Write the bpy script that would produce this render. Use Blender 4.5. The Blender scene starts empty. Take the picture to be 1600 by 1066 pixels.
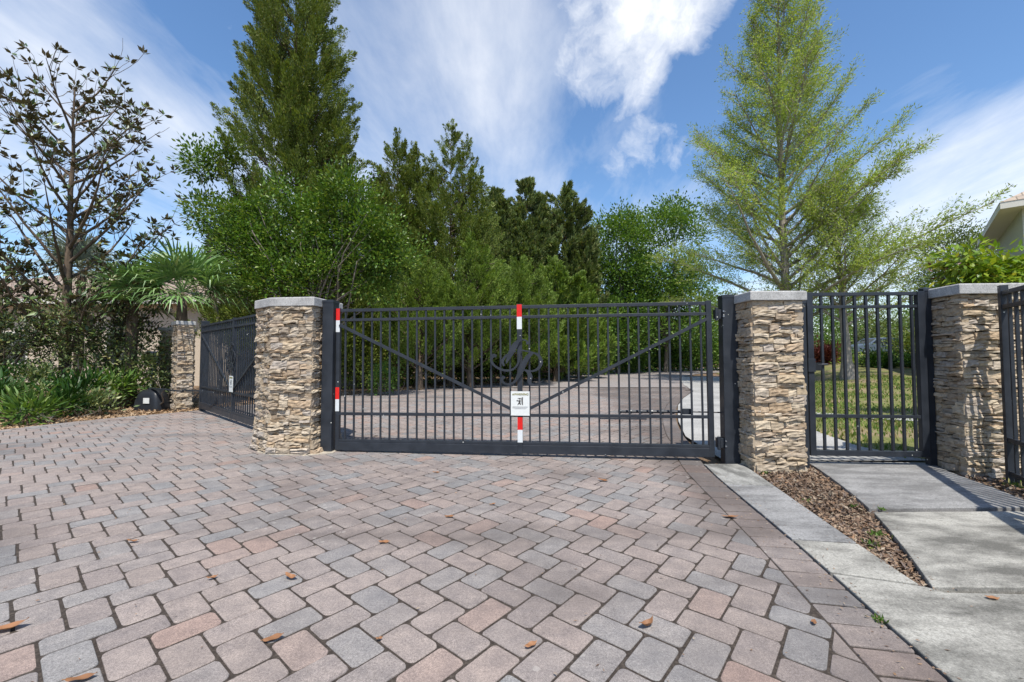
import bpy, math, random
import numpy as np
from mathutils import Vector, Matrix
R = np.random.default_rng(7)
random.seed(7)
sc = bpy.context.scene
COL = sc.collection
rad = math.radians

# ------------------------------------------------------------------ camera model (used to survey the photo)
F = 667.0; H = 1.22; PITCH = math.atan(25.5/F)
cP, sP = math.cos(PITCH), math.sin(PITCH)
def ray(x, y):
    a = (x-800)/F; u = (533-y)/F
    return np.array([a, cP-u*sP, sP+u*cP])
def P(x, y, z=0.0):            # survey: pixel -> point on a level plane
    d = ray(x, y); t = (z-H)/d[2]
    return np.array([d[0]*t, d[1]*t, z])
def Q(x, y, Y):                # pixel -> point at distance Y
    d = ray(x, y); t = Y/d[1]
    return np.array([d[0]*t, Y, H+d[2]*t])
def V(x, y, p, u):             # pixel -> point on vertical plane through p along u
    d = ray(x, y); n = np.array([-u[1], u[0]])
    t = (p[:2]@n)/(d[:2]@n)
    return np.array([d[0]*t, d[1]*t, H+d[2]*t])

# ------------------------------------------------------------------ mesh helpers
class MB:
    def __init__(s): s.v=[]; s.l=[]; s.n=[]; s.c=0
    def add(s, v, f):
        v=np.asarray(v,np.float32).reshape(-1,3)
        if isinstance(f,np.ndarray):
            s.l.append((f+s.c).ravel().astype(np.int32)); s.n.append(np.full(len(f),f.shape[1],np.int32))
        else:
            for q in f:
                s.l.append(np.asarray(q,np.int32)+s.c); s.n.append(np.array([len(q)],np.int32))
        s.v.append(v); s.c+=len(v)
    def box(s, a, b, M=None):
        x0,y0,z0=a; x1,y1,z1=b
        v=np.array([[x0,y0,z0],[x1,y0,z0],[x1,y1,z0],[x0,y1,z0],[x0,y0,z1],[x1,y0,z1],[x1,y1,z1],[x0,y1,z1]],float)
        if M is not None: v=xf(v,M)
        s.add(v,np.array([[0,3,2,1],[4,5,6,7],[0,1,5,4],[1,2,6,5],[2,3,7,6],[3,0,4,7]]))
    def bar(s, p, q, w, h):       # square bar between two points
        p=np.array(p,float); q=np.array(q,float); d=q-p; d/=np.linalg.norm(d)
        up=np.array([0,0,1.]) if abs(d[2])<.9 else np.array([0,1.,0])
        a=np.cross(d,up); a/=np.linalg.norm(a); b=np.cross(a,d)
        o=[a*w/2+b*h/2,a*w/2-b*h/2,-a*w/2-b*h/2,-a*w/2+b*h/2]
        s.add([p+k for k in o]+[q+k for k in o],[[0,1,2,3],[7,6,5,4]]+[[k,k+4,(k+1)%4+4,(k+1)%4] for k in range(4)])
    def tube(s, pts, rr, k=6, cap=True):
        pts=np.asarray(pts,float); n=len(pts); rr=np.broadcast_to(np.asarray(rr,float),(n,))
        t=np.gradient(pts,axis=0); t/=np.linalg.norm(t,axis=1)[:,None]+1e-9
        ref=np.array([.31,.17,.93]) if abs(t[:,2]).mean()<.8 else np.array([1.,.1,0])
        a=np.cross(t,ref); a/=np.linalg.norm(a,axis=1)[:,None]+1e-9; b=np.cross(t,a)
        an=np.arange(k)*2*np.pi/k
        v=pts[:,None]+rr[:,None,None]*(np.cos(an)[None,:,None]*a[:,None]+np.sin(an)[None,:,None]*b[:,None])
        i=np.arange(n-1)[:,None]*k; j=np.arange(k)[None]; j2=(j+1)%k
        f=np.stack([i+j,i+j2,i+k+j2,i+k+j],-1).reshape(-1,4)
        s.add(v.reshape(-1,3),f)
        if cap:
            s.l.append(np.arange(k)[::-1].astype(np.int32)+s.c-n*k); s.n.append(np.array([k],np.int32))
            s.l.append(np.arange(k).astype(np.int32)+s.c-k); s.n.append(np.array([k],np.int32))
    def prism(s, poly, z0, z1, M=None, inset=0, drop=0):
        poly=np.asarray(poly,float)[:, :2]; n=len(poly)
        rings=[np.c_[poly,np.full(n,z0)]]
        if inset:
            c=poly.mean(0); d=c-poly; d/=np.linalg.norm(d,axis=1)[:,None]+1e-9
            rings+=[np.c_[poly,np.full(n,z1-drop)],np.c_[poly+d*inset,np.full(n,z1)]]
        else: rings.append(np.c_[poly,np.full(n,z1)])
        v=np.concatenate(rings)
        if M is not None: v=xf(v,M)
        f=[list(range(n))[::-1]]
        for r in range(len(rings)-1):
            f+=[[r*n+i,r*n+(i+1)%n,(r+1)*n+(i+1)%n,(r+1)*n+i] for i in range(n)]
        f.append([(len(rings)-1)*n+i for i in range(n)])
        s.add(v,f)
    def build(s, name, mat, parent=None, smooth=False, bevel=0, base=None):
        v=np.concatenate(s.v); l=np.concatenate(s.l); n=np.concatenate(s.n)
        if base is not None: v=v-np.asarray(base,np.float32)
        me=bpy.data.meshes.new(name); me.vertices.add(len(v)); me.vertices.foreach_set('co',v.ravel())
        me.loops.add(len(l)); me.loops.foreach_set('vertex_index',l)
        me.polygons.add(len(n)); st=np.zeros(len(n),np.int32); st[1:]=np.cumsum(n)[:-1]
        me.polygons.foreach_set('loop_start',st)
        me.update(calc_edges=True)
        me.polygons.foreach_set('use_smooth',np.full(len(n),bool(smooth))); me.validate()
        me.materials.append(mat)
        o=bpy.data.objects.new(name,me); COL.objects.link(o)
        if parent is not None: o.parent=parent
        if bevel:
            m=o.modifiers.new('Bevel','BEVEL'); m.width=bevel; m.segments=2; m.limit_method='ANGLE'
        return o
def xf(v,M):
    M=np.array(M); return v@M[:3,:3].T+M[:3,3]
def tag(o,label=None,cat=None,group=None,kind=None):
    if label: o['label']=label
    if cat: o['category']=cat
    if group: o['group']=group
    if kind: o['kind']=kind
    return o
def empty(name, loc=(0,0,0), rz=0, label=None, cat=None, group=None):
    o=bpy.data.objects.new(name,None); COL.objects.link(o); o.location=loc; o.rotation_euler=(0,0,rz)
    o.empty_display_size=.1
    return tag(o,label,cat,group)
def unit(a): return a/(np.linalg.norm(a,axis=-1,keepdims=True)+1e-9)

# ------------------------------------------------------------------ materials
def mat(name):
    m=bpy.data.materials.new(name); m.use_nodes=True; nt=m.node_tree; nt.nodes.clear()
    return m, nt, nt.nodes, nt.links
def N(ns, t, **k):
    n=ns.new(t)
    for a,b in k.items():
        if a in n.bl_rna.properties: setattr(n,a,b)
        else: n.inputs[a.replace('_',' ')].default_value=b
    return n
def ramp(ns, stops, interp='LINEAR'):
    r=ns.new('ShaderNodeValToRGB'); e=r.color_ramp.elements; r.color_ramp.interpolation=interp
    while len(e)<len(stops): e.new(.5)
    for k,(p,c) in zip(e,stops): k.position=p; k.color=(*c,1) if len(c)==3 else c
    return r
def mix(ns,ls,a,b,f,mode='MIX'):
    m=ns.new('ShaderNodeMix'); m.data_type='RGBA'; m.blend_type=mode
    for s,i in ((f,0),(a,6),(b,7)):
        if hasattr(s,'is_linked') or hasattr(s,'links'): ls.new(s,m.inputs[i])
        elif isinstance(s,(int,float)): m.inputs[i].default_value=s
        else: m.inputs[i].default_value=(*s,1)
    return m.outputs[2]
def noise(ns,ls,co,scale,detail=4,rough=.55):
    n=N(ns,'ShaderNodeTexNoise'); n.inputs['Scale'].default_value=scale; n.inputs['Detail'].default_value=detail
    n.inputs['Roughness'].default_value=rough
    if co is not None: ls.new(co,n.inputs['Vector'])
    return n.outputs['Fac']
def finish(nt,ns,ls,color,rough=.8,bump=None,bs=.3,bd=.01,metal=0,spec=.3):
    b=N(ns,'ShaderNodeBsdfPrincipled'); o=N(ns,'ShaderNodeOutputMaterial')
    if hasattr(color,'links'): ls.new(color,b.inputs['Base Color'])
    else: b.inputs['Base Color'].default_value=(*color,1)
    if hasattr(rough,'links'): ls.new(rough,b.inputs['Roughness'])
    else: b.inputs['Roughness'].default_value=rough
    b.inputs['Metallic'].default_value=metal; b.inputs['Specular IOR Level'].default_value=spec
    if bump is not None:
        k=N(ns,'ShaderNodeBump'); k.inputs['Strength'].default_value=bs; k.inputs['Distance'].default_value=bd
        ls.new(bump,k.inputs['Height']); ls.new(k.outputs[0],b.inputs['Normal'])
    ls.new(b.outputs[0],o.inputs[0]); return b
def mr(ns,ls,v,a,b,c=0,d=1):
    m=N(ns,'ShaderNodeMapRange'); ls.new(v,m.inputs[0])
    for i,x in enumerate((a,b,c,d)): m.inputs[i+1].default_value=x
    return m.outputs[0]
def math_(ns,ls,op,a,b=None):
    m=N(ns,'ShaderNodeMath',operation=op)
    for i,s in enumerate((a,b)):
        if s is None: continue
        if hasattr(s,'links'): ls.new(s,m.inputs[i])
        else: m.inputs[i].default_value=s
    return m.outputs[0]
def coords(ns): return N(ns,'ShaderNodeTexCoord').outputs['Object']
def posn(ns): return N(ns,'ShaderNodeNewGeometry').outputs['Position']
def island(ns): return N(ns,'ShaderNodeNewGeometry').outputs['Random Per Island']

def m_simple(name,c,rough=.6,var=.15,scale=30,bump=.1,metal=0,spec=.3):
    m,nt,ns,ls=mat(name); co=coords(ns); f=noise(ns,ls,co,scale)
    a=tuple(x*(1-var) for x in c); b=tuple(min(1,x*(1+var)) for x in c)
    finish(nt,ns,ls,ramp_out(ns,ls,f,[(.3,a),(.7,b)]),rough,f if bump else None,bump,.004,metal,spec); return m
def ramp_out(ns,ls,f,stops,interp='LINEAR'):
    r=ramp(ns,stops,interp); ls.new(f,r.inputs[0]); return r.outputs[0]
def m_leaf(name, stops, trans=.3, rough=.45, back=None, spec=.35):
    m,nt,ns,ls=mat(name)
    c=ramp_out(ns,ls,island(ns),stops)
    g=N(ns,'ShaderNodeNewGeometry')
    n=noise(ns,ls,g.outputs['Position'],.9,2)
    hs=N(ns,'ShaderNodeHueSaturation'); ls.new(c,hs.inputs['Color']); ls.new(mr(ns,ls,n,.3,.7,.75,1.25),hs.inputs['Value'])
    c=hs.outputs[0]
    if back: c=mix(ns,ls,c,back,g.outputs['Backfacing'])
    b=finish(nt,ns,ls,c,rough,spec=spec)
    if trans:
        t=N(ns,'ShaderNodeBsdfTranslucent'); ls.new(mix(ns,ls,c,(1.,1.,.45),1.0,'MULTIPLY'),t.inputs[0])
        x=N(ns,'ShaderNodeMixShader'); x.inputs[0].default_value=trans
        ls.new(b.outputs[0],x.inputs[1]); ls.new(t.outputs[0],x.inputs[2])
        o=[k for k in ns if k.bl_idname=='ShaderNodeOutputMaterial'][0]; ls.new(x.outputs[0],o.inputs[0])
    return m
def m_bark(name,c):
    m,nt,ns,ls=mat(name); co=coords(ns)
    mp=N(ns,'ShaderNodeMapping'); mp.inputs['Scale'].default_value=(9,9,1.5); ls.new(co,mp.inputs[0])
    f=noise(ns,ls,mp.outputs[0],2.5,6,.65)
    finish(nt,ns,ls,ramp_out(ns,ls,f,[(.3,tuple(x*.45 for x in c)),(.55,c),(.75,tuple(x*1.5 for x in c))]),.9,f,.8,.02); return m

def m_metal():
    m,nt,ns,ls=mat('slate painted metal'); p=posn(ns)
    f=noise(ns,ls,p,7,3)
    c=ramp_out(ns,ls,f,[(.3,(.015,.0185,.025)),(.7,(.025,.0295,.038))])
    v=N(ns,'ShaderNodeTexVoronoi'); v.inputs['Scale'].default_value=16; ls.new(p,v.inputs['Vector'])
    k=math_(ns,ls,'LESS_THAN',v.outputs['Distance'],.11)
    n2=math_(ns,ls,'GREATER_THAN',noise(ns,ls,p,1.7,2),.6)
    c=mix(ns,ls,c,(.55,.55,.5),math_(ns,ls,'MULTIPLY',k,n2))
    finish(nt,ns,ls,c,mr(ns,ls,f,.3,.7,.36,.55),noise(ns,ls,p,120,2),.05,.002,0,.45); return m
METAL=m_metal()
BOLT=m_simple('galvanised steel',(.35,.36,.38),.4,metal=.8)
RED=m_simple('red reflective tape',(.62,.018,.015),.35,.08,30,0); WHITE=m_simple('white reflective tape',(.62,.64,.64),.35,.06,30,0)
SIGNW=m_simple('white sign enamel',(.66,.67,.64),.4,.06,30,0); INK=m_simple('black sign ink',(.02,.02,.02),.5); OLIVE=m_simple('olive sign lettering',(.16,.15,.01),.5)

def m_stone():
    m,nt,ns,ls=mat('ledgestone'); p=posn(ns)
    c=ramp_out(ns,ls,island(ns),[(0,(0.386,0.305,0.207)),(.15,(0.460,0.369,0.258)),(.3,(0.327,0.268,0.202)),(.45,(0.478,0.400,0.294)),(.58,(0.368,0.323,0.276)),(.7,(0.432,0.319,0.207)),(.8,(0.267,0.205,0.143)),(.88,(0.497,0.414,0.308)),(.95,(0.386,0.337,0.285)),(1,(0.451,0.346,0.235))])
    f=noise(ns,ls,p,22,6,.65)
    c=mix(ns,ls,c,ramp_out(ns,ls,f,[(.28,(.55,.5,.45)),(.5,(1,1,1)),(.72,(1.3,1.25,1.18))]),1.0,'MULTIPLY')
    g=noise(ns,ls,p,2.2,3)
    c=mix(ns,ls,c,(.30,.27,.24),mr(ns,ls,g,.5,.75,0,.45))
    finish(nt,ns,ls,c,.9,f,.75,.012,spec=.15); return m
STONE=m_stone()
MORTAR=m_simple('dark mortar',(.10,.085,.065),.95,.3)
def m_conc(name,c,stain=.5,sc_=1.0,streak=(1,1)):
    m,nt,ns,ls=mat(name); p=posn(ns)
    f=noise(ns,ls,p,260,3,.7); g=noise(ns,ls,p,1.3*sc_,6,.65)
    mp=N(ns,'ShaderNodeMapping'); mp.inputs['Rotation'].default_value=(0,0,rad(8)); mp.inputs['Scale'].default_value=(streak[0],streak[1],1); ls.new(p,mp.inputs[0])
    h=noise(ns,ls,mp.outputs[0],1.6*sc_,7,.68)
    col=ramp_out(ns,ls,g,[(.3,tuple(x*.82 for x in c)),(.6,c),(.8,tuple(x*1.1 for x in c))])
    col=mix(ns,ls,col,tuple(x*.33 for x in c),mr(ns,ls,h,.42,.60,0,min(1,stain*1.15)))
    sp=noise(ns,ls,p,34,5,.7)
    col=mix(ns,ls,col,tuple(x*.4 for x in c),mr(ns,ls,sp,.54,.68,0,.65))
    col=mix(ns,ls,col,ramp_out(ns,ls,noise(ns,ls,p,110,3,.7),[(.35,(.72,.72,.72)),(.65,(1.22,1.22,1.22))]),1.0,'MULTIPLY')
    col=mix(ns,ls,col,ramp_out(ns,ls,f,[(.3,(.8,.8,.8)),(.7,(1.12,1.12,1.12))]),1.0,'MULTIPLY')
    finish(nt,ns,ls,col,.9,f,.35,.004,spec=.2); return m
CAPM=m_conc('cast concrete cap',(.47,.46,.44),.25,2.5)
CURB=m_conc('weathered concrete kerb',(.33,.325,.30),.75,1.3,(2.2,1))
WALK=m_conc('weathered concrete path',(.40,.385,.34),.95,1.0,(.75,1.5))
WALK2=m_conc('grey rough concrete path',(.30,.295,.285),.55,1.6,(.6,1.6))
APRON=m_conc('pale concrete apron',(.42,.41,.385),.3,.5)

def m_paver():
    m,nt,ns,ls=mat('tumbled concrete paver'); p=posn(ns)
    c=ramp_out(ns,ls,island(ns),[(0,(0.246,0.207,0.183)),(.2,(0.274,0.232,0.207)),(.3,(0.240,0.209,0.190)),(.42,(0.237,0.218,0.203)),(.55,(0.229,0.220,0.210)),(.64,(0.201,0.197,0.192)),(.71,(0.260,0.216,0.191)),(.8,(0.226,0.194,0.177)),(.92,(0.273,0.230,0.203)),(1,(0.273,0.199,0.166))])
    # speckle of the aggregate
    f=noise(ns,ls,p,330,3,.75); g=noise(ns,ls,p,11,4,.6)
    c=mix(ns,ls,c,ramp_out(ns,ls,f,[(.3,(.5,.5,.5)),(.5,(1,1,1)),(.68,(1.6,1.6,1.6))]),1.0,'MULTIPLY')
    c=mix(ns,ls,c,ramp_out(ns,ls,noise(ns,ls,p,90,4,.7),[(.3,(.72,.72,.72)),(.5,(1,1,1)),(.7,(1.25,1.25,1.25))]),1.0,'MULTIPLY')
    c=mix(ns,ls,c,ramp_out(ns,ls,g,[(.3,(.8,.8,.82)),(.7,(1.14,1.12,1.10))]),1.0,'MULTIPLY')
    # grime: large soft stains, stronger by the border kerb
    st=noise(ns,ls,p,.62,5,.6)
    sx=N(ns,'ShaderNodeSeparateXYZ'); ls.new(p,sx.inputs[0])
    edge=mr(ns,ls,math_(ns,ls,'ADD',sx.outputs[0],math_(ns,ls,'MULTIPLY',sx.outputs[1],-.12)),.8,1.4,0,.22)
    st=math_(ns,ls,'ADD',st,edge)
    c=mix(ns,ls,c,(.085,.070,.064),mr(ns,ls,st,.50,.74,0,.72))
    mp=N(ns,'ShaderNodeMapping'); mp.inputs['Rotation'].default_value=(0,0,rad(-24)); mp.inputs['Scale'].default_value=(.13,1.15,1); ls.new(p,mp.inputs[0])  # long dark bands: soft shadows across the drive, painted into the paver colour
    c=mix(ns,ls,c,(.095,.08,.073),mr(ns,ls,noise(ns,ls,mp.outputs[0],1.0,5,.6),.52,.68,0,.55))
    c=mix(ns,ls,c,(.33,.29,.265),mr(ns,ls,noise(ns,ls,p,.9,5,.65),.58,.75,0,.35))
    v=N(ns,'ShaderNodeTexVoronoi'); v.inputs['Scale'].default_value=9; ls.new(p,v.inputs['Vector'])
    k=math_(ns,ls,'MULTIPLY',math_(ns,ls,'LESS_THAN',v.outputs['Distance'],.13),math_(ns,ls,'GREATER_THAN',noise(ns,ls,p,.8,2),.56))
    c=mix(ns,ls,c,(.4,.37,.33),math_(ns,ls,'MULTIPLY',k,.4))
    finish(nt,ns,ls,c,.88,f,.5,.003,spec=.2); return m
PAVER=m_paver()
def m_joint():
    m,nt,ns,ls=mat('joint sand'); p=posn(ns); f=noise(ns,ls,p,60,5,.7)
    finish(nt,ns,ls,ramp_out(ns,ls,f,[(.3,(.022,.017,.013)),(.5,(.045,.035,.028)),(.62,(.075,.06,.047)),(.75,(.13,.105,.08))]),.95,f,.6,.006); return m
JOINT=m_joint()
def m_farpave():
    m,nt,ns,ls=mat('far pavers'); p=posn(ns)
    mp=N(ns,'ShaderNodeMapping'); mp.inputs['Rotation'].default_value=(0,0,rad(-40)); ls.new(p,mp.inputs[0])
    b=N(ns,'ShaderNodeTexBrick'); ls.new(mp.outputs[0],b.inputs[0]); b.inputs['Scale'].default_value=1
    b.inputs['Brick Width'].default_value=.25; b.inputs['Row Height'].default_value=.16; b.inputs['Mortar Size'].default_value=.008
    b.inputs['Color1'].default_value=(.295,.25,.232,1); b.inputs['Color2'].default_value=(.245,.235,.228,1); b.inputs['Mortar'].default_value=(.10,.08,.065,1)
    st=noise(ns,ls,p,.35,4); c=mix(ns,ls,b.outputs[0],(.14,.115,.105),mr(ns,ls,st,.5,.75,0,.5))
    finish(nt,ns,ls,c,.9); return m
def m_ground():
    m,nt,ns,ls=mat('leaf litter soil'); p=posn(ns); f=noise(ns,ls,p,38,6,.7); g=noise(ns,ls,p,1.1,4)
    c=ramp_out(ns,ls,f,[(.28,(.06,.038,.022)),(.45,(.15,.095,.055)),(.6,(.27,.175,.10)),(.78,(.36,.27,.17))])
    c=mix(ns,ls,c,(.13,.10,.075),mr(ns,ls,g,.4,.7,0,.6)); finish(nt,ns,ls,c,.95,f,.9,.03); return m
def m_lawn():
    m,nt,ns,ls=mat('lawn soil and thatch'); p=posn(ns); f=noise(ns,ls,p,30,5,.7); g=noise(ns,ls,p,.8,4)
    c=ramp_out(ns,ls,f,[(.3,(.075,.095,.022)),(.5,(.15,.16,.045)),(.7,(.25,.22,.10))])
    c=mix(ns,ls,c,(.27,.20,.12),mr(ns,ls,g,.48,.62,0,.85)); finish(nt,ns,ls,c,.95,f,.8,.03); return m
GROUND=m_ground(); LAWN=m_lawn(); FARPAVE=m_farpave()
CHIP=m_leaf('bark chips',[(0,(0.100,0.064,0.043)),(.3,(0.190,0.121,0.079)),(.55,(0.290,0.201,0.131)),(.75,(0.150,0.115,0.099)),(.9,(0.380,0.310,0.224)),(1,(0.300,0.161,0.079))],0,.9)
LITTER=m_leaf('pale leaf litter',[(0,(.17,.095,.05)),(.3,(.30,.19,.11)),(.6,(.42,.29,.17)),(.85,(.50,.37,.24)),(1,(.34,.20,.10))],.05,.9)
DRY=m_leaf('dry leaf',[(0,(.30,.125,.05)),(.3,(.44,.19,.065)),(.55,(.25,.115,.055)),(.8,(.46,.26,.11)),(1,(.38,.16,.06))],.12,.55)
GRASS=m_leaf('grass blades',[(0,(0.080,0.143,0.023)),(.45,(0.145,0.221,0.039)),(.8,(0.232,0.260,0.065)),(1,(0.406,0.312,0.143))],.3,.6)
CEDARL=m_leaf('dark cedar spray',[(0,(0.083,0.128,0.021)),(.5,(0.139,0.193,0.030)),(.85,(0.197,0.243,0.041)),(1,(0.252,0.237,0.073))],.25,.6)
CEDARB=m_leaf('bright cedar spray',[(0,(0.098,0.163,0.023)),(.5,(0.156,0.239,0.036)),(.85,(0.216,0.299,0.050)),(1,(0.252,0.299,0.088))],.3,.6)
CEDARG=m_leaf('grey green cedar spray',[(0,(0.076,0.120,0.034)),(.5,(0.137,0.187,0.055)),(.85,(0.205,0.247,0.078)),(1,(0.273,0.254,0.104))],.25,.6)
BROADL=m_leaf('glossy bright leaf',[(0,(0.052,0.115,0.017)),(.5,(0.093,0.177,0.025)),(.85,(0.161,0.253,0.034)),(1,(0.248,0.298,0.057))],.3,.36)
OAKL=m_leaf('mid green leaf',[(0,(0.057,0.127,0.023)),(.5,(0.108,0.202,0.035)),(.85,(0.164,0.265,0.044)),(1,(0.216,0.278,0.076))],.35,.5)
CYPL=m_leaf('feathery spring leaf',[(0,(0.191,0.276,0.047)),(.5,(0.299,0.396,0.072)),(.85,(0.395,0.468,0.105)),(1,(0.443,0.453,0.161))],.45,.6)
BARKD=None
MAGL=m_leaf('magnolia leaf',[(0,(0.036,0.077,0.023)),(.5,(0.064,0.113,0.033)),(.85,(0.109,0.155,0.040)),(1,(0.218,0.218,0.064))],.1,.42,(.10,.08,.04),spec=.5)
HEDGEL=m_leaf('dusty hedge leaf',[(0,(0.076,0.118,0.042)),(.5,(0.143,0.193,0.070)),(.85,(0.235,0.269,0.101)),(1,(0.370,0.336,0.151))],.2,.42,spec=.4)
LOWL=m_leaf('deep green strap leaf',[(0,(0.014,0.044,0.007)),(.5,(0.024,0.071,0.011)),(.85,(0.044,0.102,0.015)),(1,(0.074,0.130,0.020))],.25,.42,spec=.35)
LIMEL=m_leaf('lime drooping leaf',[(0,(.10,.19,.015)),(.5,(.19,.29,.025)),(.85,(.30,.37,.035)),(1,(.42,.38,.05))],.35,.35)
REDL=m_leaf('dark red leaf',[(0,(0.060,0.012,0.012)),(.5,(0.102,0.027,0.024)),(1,(0.150,0.048,0.036))],.2,.4)
PALMM=m_leaf('palm blade',[(0,(0.095,0.182,0.052)),(.5,(0.155,0.267,0.086)),(.85,(0.241,0.328,0.138)),(1,(0.431,0.431,0.207))],.2,.42,spec=.4)
PALMG=m_leaf('silver palm blade',[(0,(.16,.20,.16)),(1,(.28,.31,.25))],.15,.5)
BARKG=m_bark('grey bark',(.20,.17,.14)); BARKB=m_bark('brown bark',(.13,.095,.065)); BARKP=m_bark('pale branch bark',(.30,.265,.22))
STUCCO=m_simple('beige stucco',(.50,.415,.32),.9,.06,14,.3); STUCCOG=m_simple('sage grey stucco',(.46,.47,.40),.9,.05,14,.3)
TRIMM=m_simple('cream trim paint',(.62,.59,.52),.6,.05); SOFFIT=m_simple('beige soffit',(.58,.55,.47),.8,.05)
def m_tile(name,c):
    m,nt,ns,ls=mat(name); co=coords(ns); w=N(ns,'ShaderNodeTexBrick'); ls.new(co,w.inputs[0]); w.inputs['Scale'].default_value=1
    w.inputs['Brick Width'].default_value=.33; w.inputs['Row Height'].default_value=.3; w.inputs['Mortar Size'].default_value=.02
    w.inputs['Color1'].default_value=(*c,1); w.inputs['Color2'].default_value=(*[x*.7 for x in c],1); w.inputs['Mortar'].default_value=(*[x*.4 for x in c],1)
    f=noise(ns,ls,co,3,4); cc=mix(ns,ls,w.outputs[0],(.25,.22,.2),mr(ns,ls,f,.45,.7,0,.5))
    finish(nt,ns,ls,cc,.85,w.outputs[1],-.6,.03); return m
TILE=m_tile('brown roof tile',(.34,.25,.19)); TILE2=m_tile('tan roof tile',(.5,.40,.31))
PLASTIC=m_simple('black moulded plastic',(.018,.02,.024),.38,.2,5,.05)
GREYBOX=m_simple('grey meter enamel',(.34,.37,.40),.5,.05)
CARP=m_simple('blue grey car paint',(.09,.12,.17),.5,.04,spec=.15); GLASS=m_simple('dark car glass',(.02,.025,.03),.08,.05,spec=.7); RUB=m_simple('tyre rubber',(.02,.02,.02),.8); CHROME=m_simple('alloy wheel',(.45,.46,.47),.35,metal=.7)
LAMPR=m_simple('red tail lamp',(.35,.02,.02),.2); LAMPW=m_simple('clear head lamp',(.7,.7,.68),.15)

# ------------------------------------------------------------------ setting: ground, paving
def interp_line(pts,s):
    pts=np.asarray(pts,float); d=np.r_[0,np.cumsum(np.linalg.norm(np.diff(pts,axis=0),axis=1))]
    return np.c_[np.interp(s,d,pts[:,0]),np.interp(s,d,pts[:,1])],d[-1]
def smooth_line(pts,step=.12):
    pts=np.asarray(pts,float)
    for _ in range(3):
        q=[pts[0]]
        for a,b in zip(pts[:-1],pts[1:]): q+=[a*.75+b*.25,a*.25+b*.75]
        q.append(pts[-1]); pts=np.array(q)
    L=interp_line(pts,[0])[1]; s=np.linspace(0,L,max(2,int(L/step)))
    return interp_line(pts,s)[0]
def offset(pl,d):
    t=unit(np.gradient(pl,axis=0)); return pl+np.c_[-t[:,1],t[:,0]]*d
def g2(x,y): return P(x,y)[:2]
def inside(pts,poly):
    x,y=pts[:,0],pts[:,1]; c=np.zeros(len(pts),bool); n=len(poly)
    for i in range(n):
        x1,y1=poly[i]; x2,y2=poly[(i+1)%n]
        if y1==y2: continue
        c^=((y1>y)!=(y2>y))&(x<(x2-x1)*(y-y1)/(y2-y1)+x1)
    return c
def rise(x,y):      # the lawn climbs gently beyond the gate
    x=np.asarray(x,float); y=np.asarray(y,float)
    s=np.clip((x-(6+.45*np.clip(y-6,0,99)))/5,0,1); s=s*s*(3-2*s)
    return s*.052*np.clip(y-10,0,32)**1.03
# big ground sheet, fine near and coarse far
gx=np.concatenate([np.linspace(-900,-60,10),np.linspace(-50,60,111),np.linspace(70,900,10)])
gy=np.concatenate([np.linspace(-900,-20,9),np.linspace(-16,64,81),np.linspace(75,1500,12)])
GX,GY=np.meshgrid(gx,gy); GZ=np.full(GX.shape,-.045)+np.where(GY>0,rise(GX,np.clip(GY,0,45)),0)
g=MB(); nx,ny=len(gx),len(gy); i=np.arange(ny-1)[:,None]*nx; j=np.arange(nx-1)[None]
g.add(np.c_[GX.ravel(),GY.ravel(),GZ.ravel()],np.stack([i+j,i+j+1,i+nx+j+1,i+nx+j],-1).reshape(-1,4))
tag(g.build('ground',GROUND,smooth=True),kind='structure')

left_edge=smooth_line([(-13,-1),(-11.2,3.0),(-9.2,6.2),g2(0,672),g2(140,656),g2(300,642.5),(-6.9,10.9),(-6.1,12.4),g2(532,619),g2(640,609),g2(690,605),g2(800,597.5)],.12)
far_left=smooth_line([g2(800,597.5),g2(900,585),g2(957,578.5),(17,47),(30,52)],.5)
r_out=smooth_line([(1.42,.2),g2(1482,1065),g2(1257,860),g2(1122,748.8),(2.2,5.0),g2(1083,697),g2(1067.5,681),g2(1056.7,658),g2(1056,646),g2(1058,633.4),g2(1066.7,622),g2(1082,611)],.12)
far_right=smooth_line([g2(1082,611),(7.6,19),(10.5,27),(16,35),(30,42)],.5)
r_in=offset(r_out,.255); l_in=offset(left_edge,-.255)
region=np.concatenate([l_in,far_left[3:],far_right[::-1],r_in[::-1]])
full=np.concatenate([left_edge,far_left,far_right[::-1],r_out[::-1]])
def sheet(poly,z):
    m=MB(); m.add(np.c_[poly,np.full(len(poly),z)],[list(range(len(poly)))]); return m
def fill(poly,z,name,mt):
    import bmesh
    bm=bmesh.new(); vs=[bm.verts.new((x,y,z)) for x,y in poly]
    es=[bm.edges.new((vs[k],vs[(k+1)%len(vs)])) for k in range(len(vs))]
    bmesh.ops.triangle_fill(bm,use_beauty=True,use_dissolve=False,edges=es)
    for f in bm.faces:
        if f.normal.z<0: f.normal_flip()
    me=bpy.data.meshes.new(name); bm.to_mesh(me); bm.free(); me.materials.append(mt)
    o=bpy.data.objects.new(name,me); COL.objects.link(o); return o
def flatgrid(xs,ys,poly,z,name,mt):
    X,Y=np.meshgrid(xs,ys); n=len(xs); i=np.arange(len(ys)-1)[:,None]*n; j=np.arange(n-1)[None]
    f=np.stack([i+j,i+j+1,i+n+j+1,i+n+j],-1).reshape(-1,4); v=np.c_[X.ravel(),Y.ravel(),np.full(X.size,z)]
    ins=inside(v[:,:2],poly); f=f[ins[f].all(1)]; m=MB(); m.add(v,f); return tag(m.build(name,mt),kind='structure')
bedpoly=np.concatenate([offset(left_edge,-.03),far_left[3:],far_right[::-1],offset(r_out,.03)[::-1]])
flatgrid(np.arange(-13,9,.1),np.arange(.15,17.6,.1),bedpoly,-.0042,'driveway_bed',JOINT)
YF=17.0
pv=MB()
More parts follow.
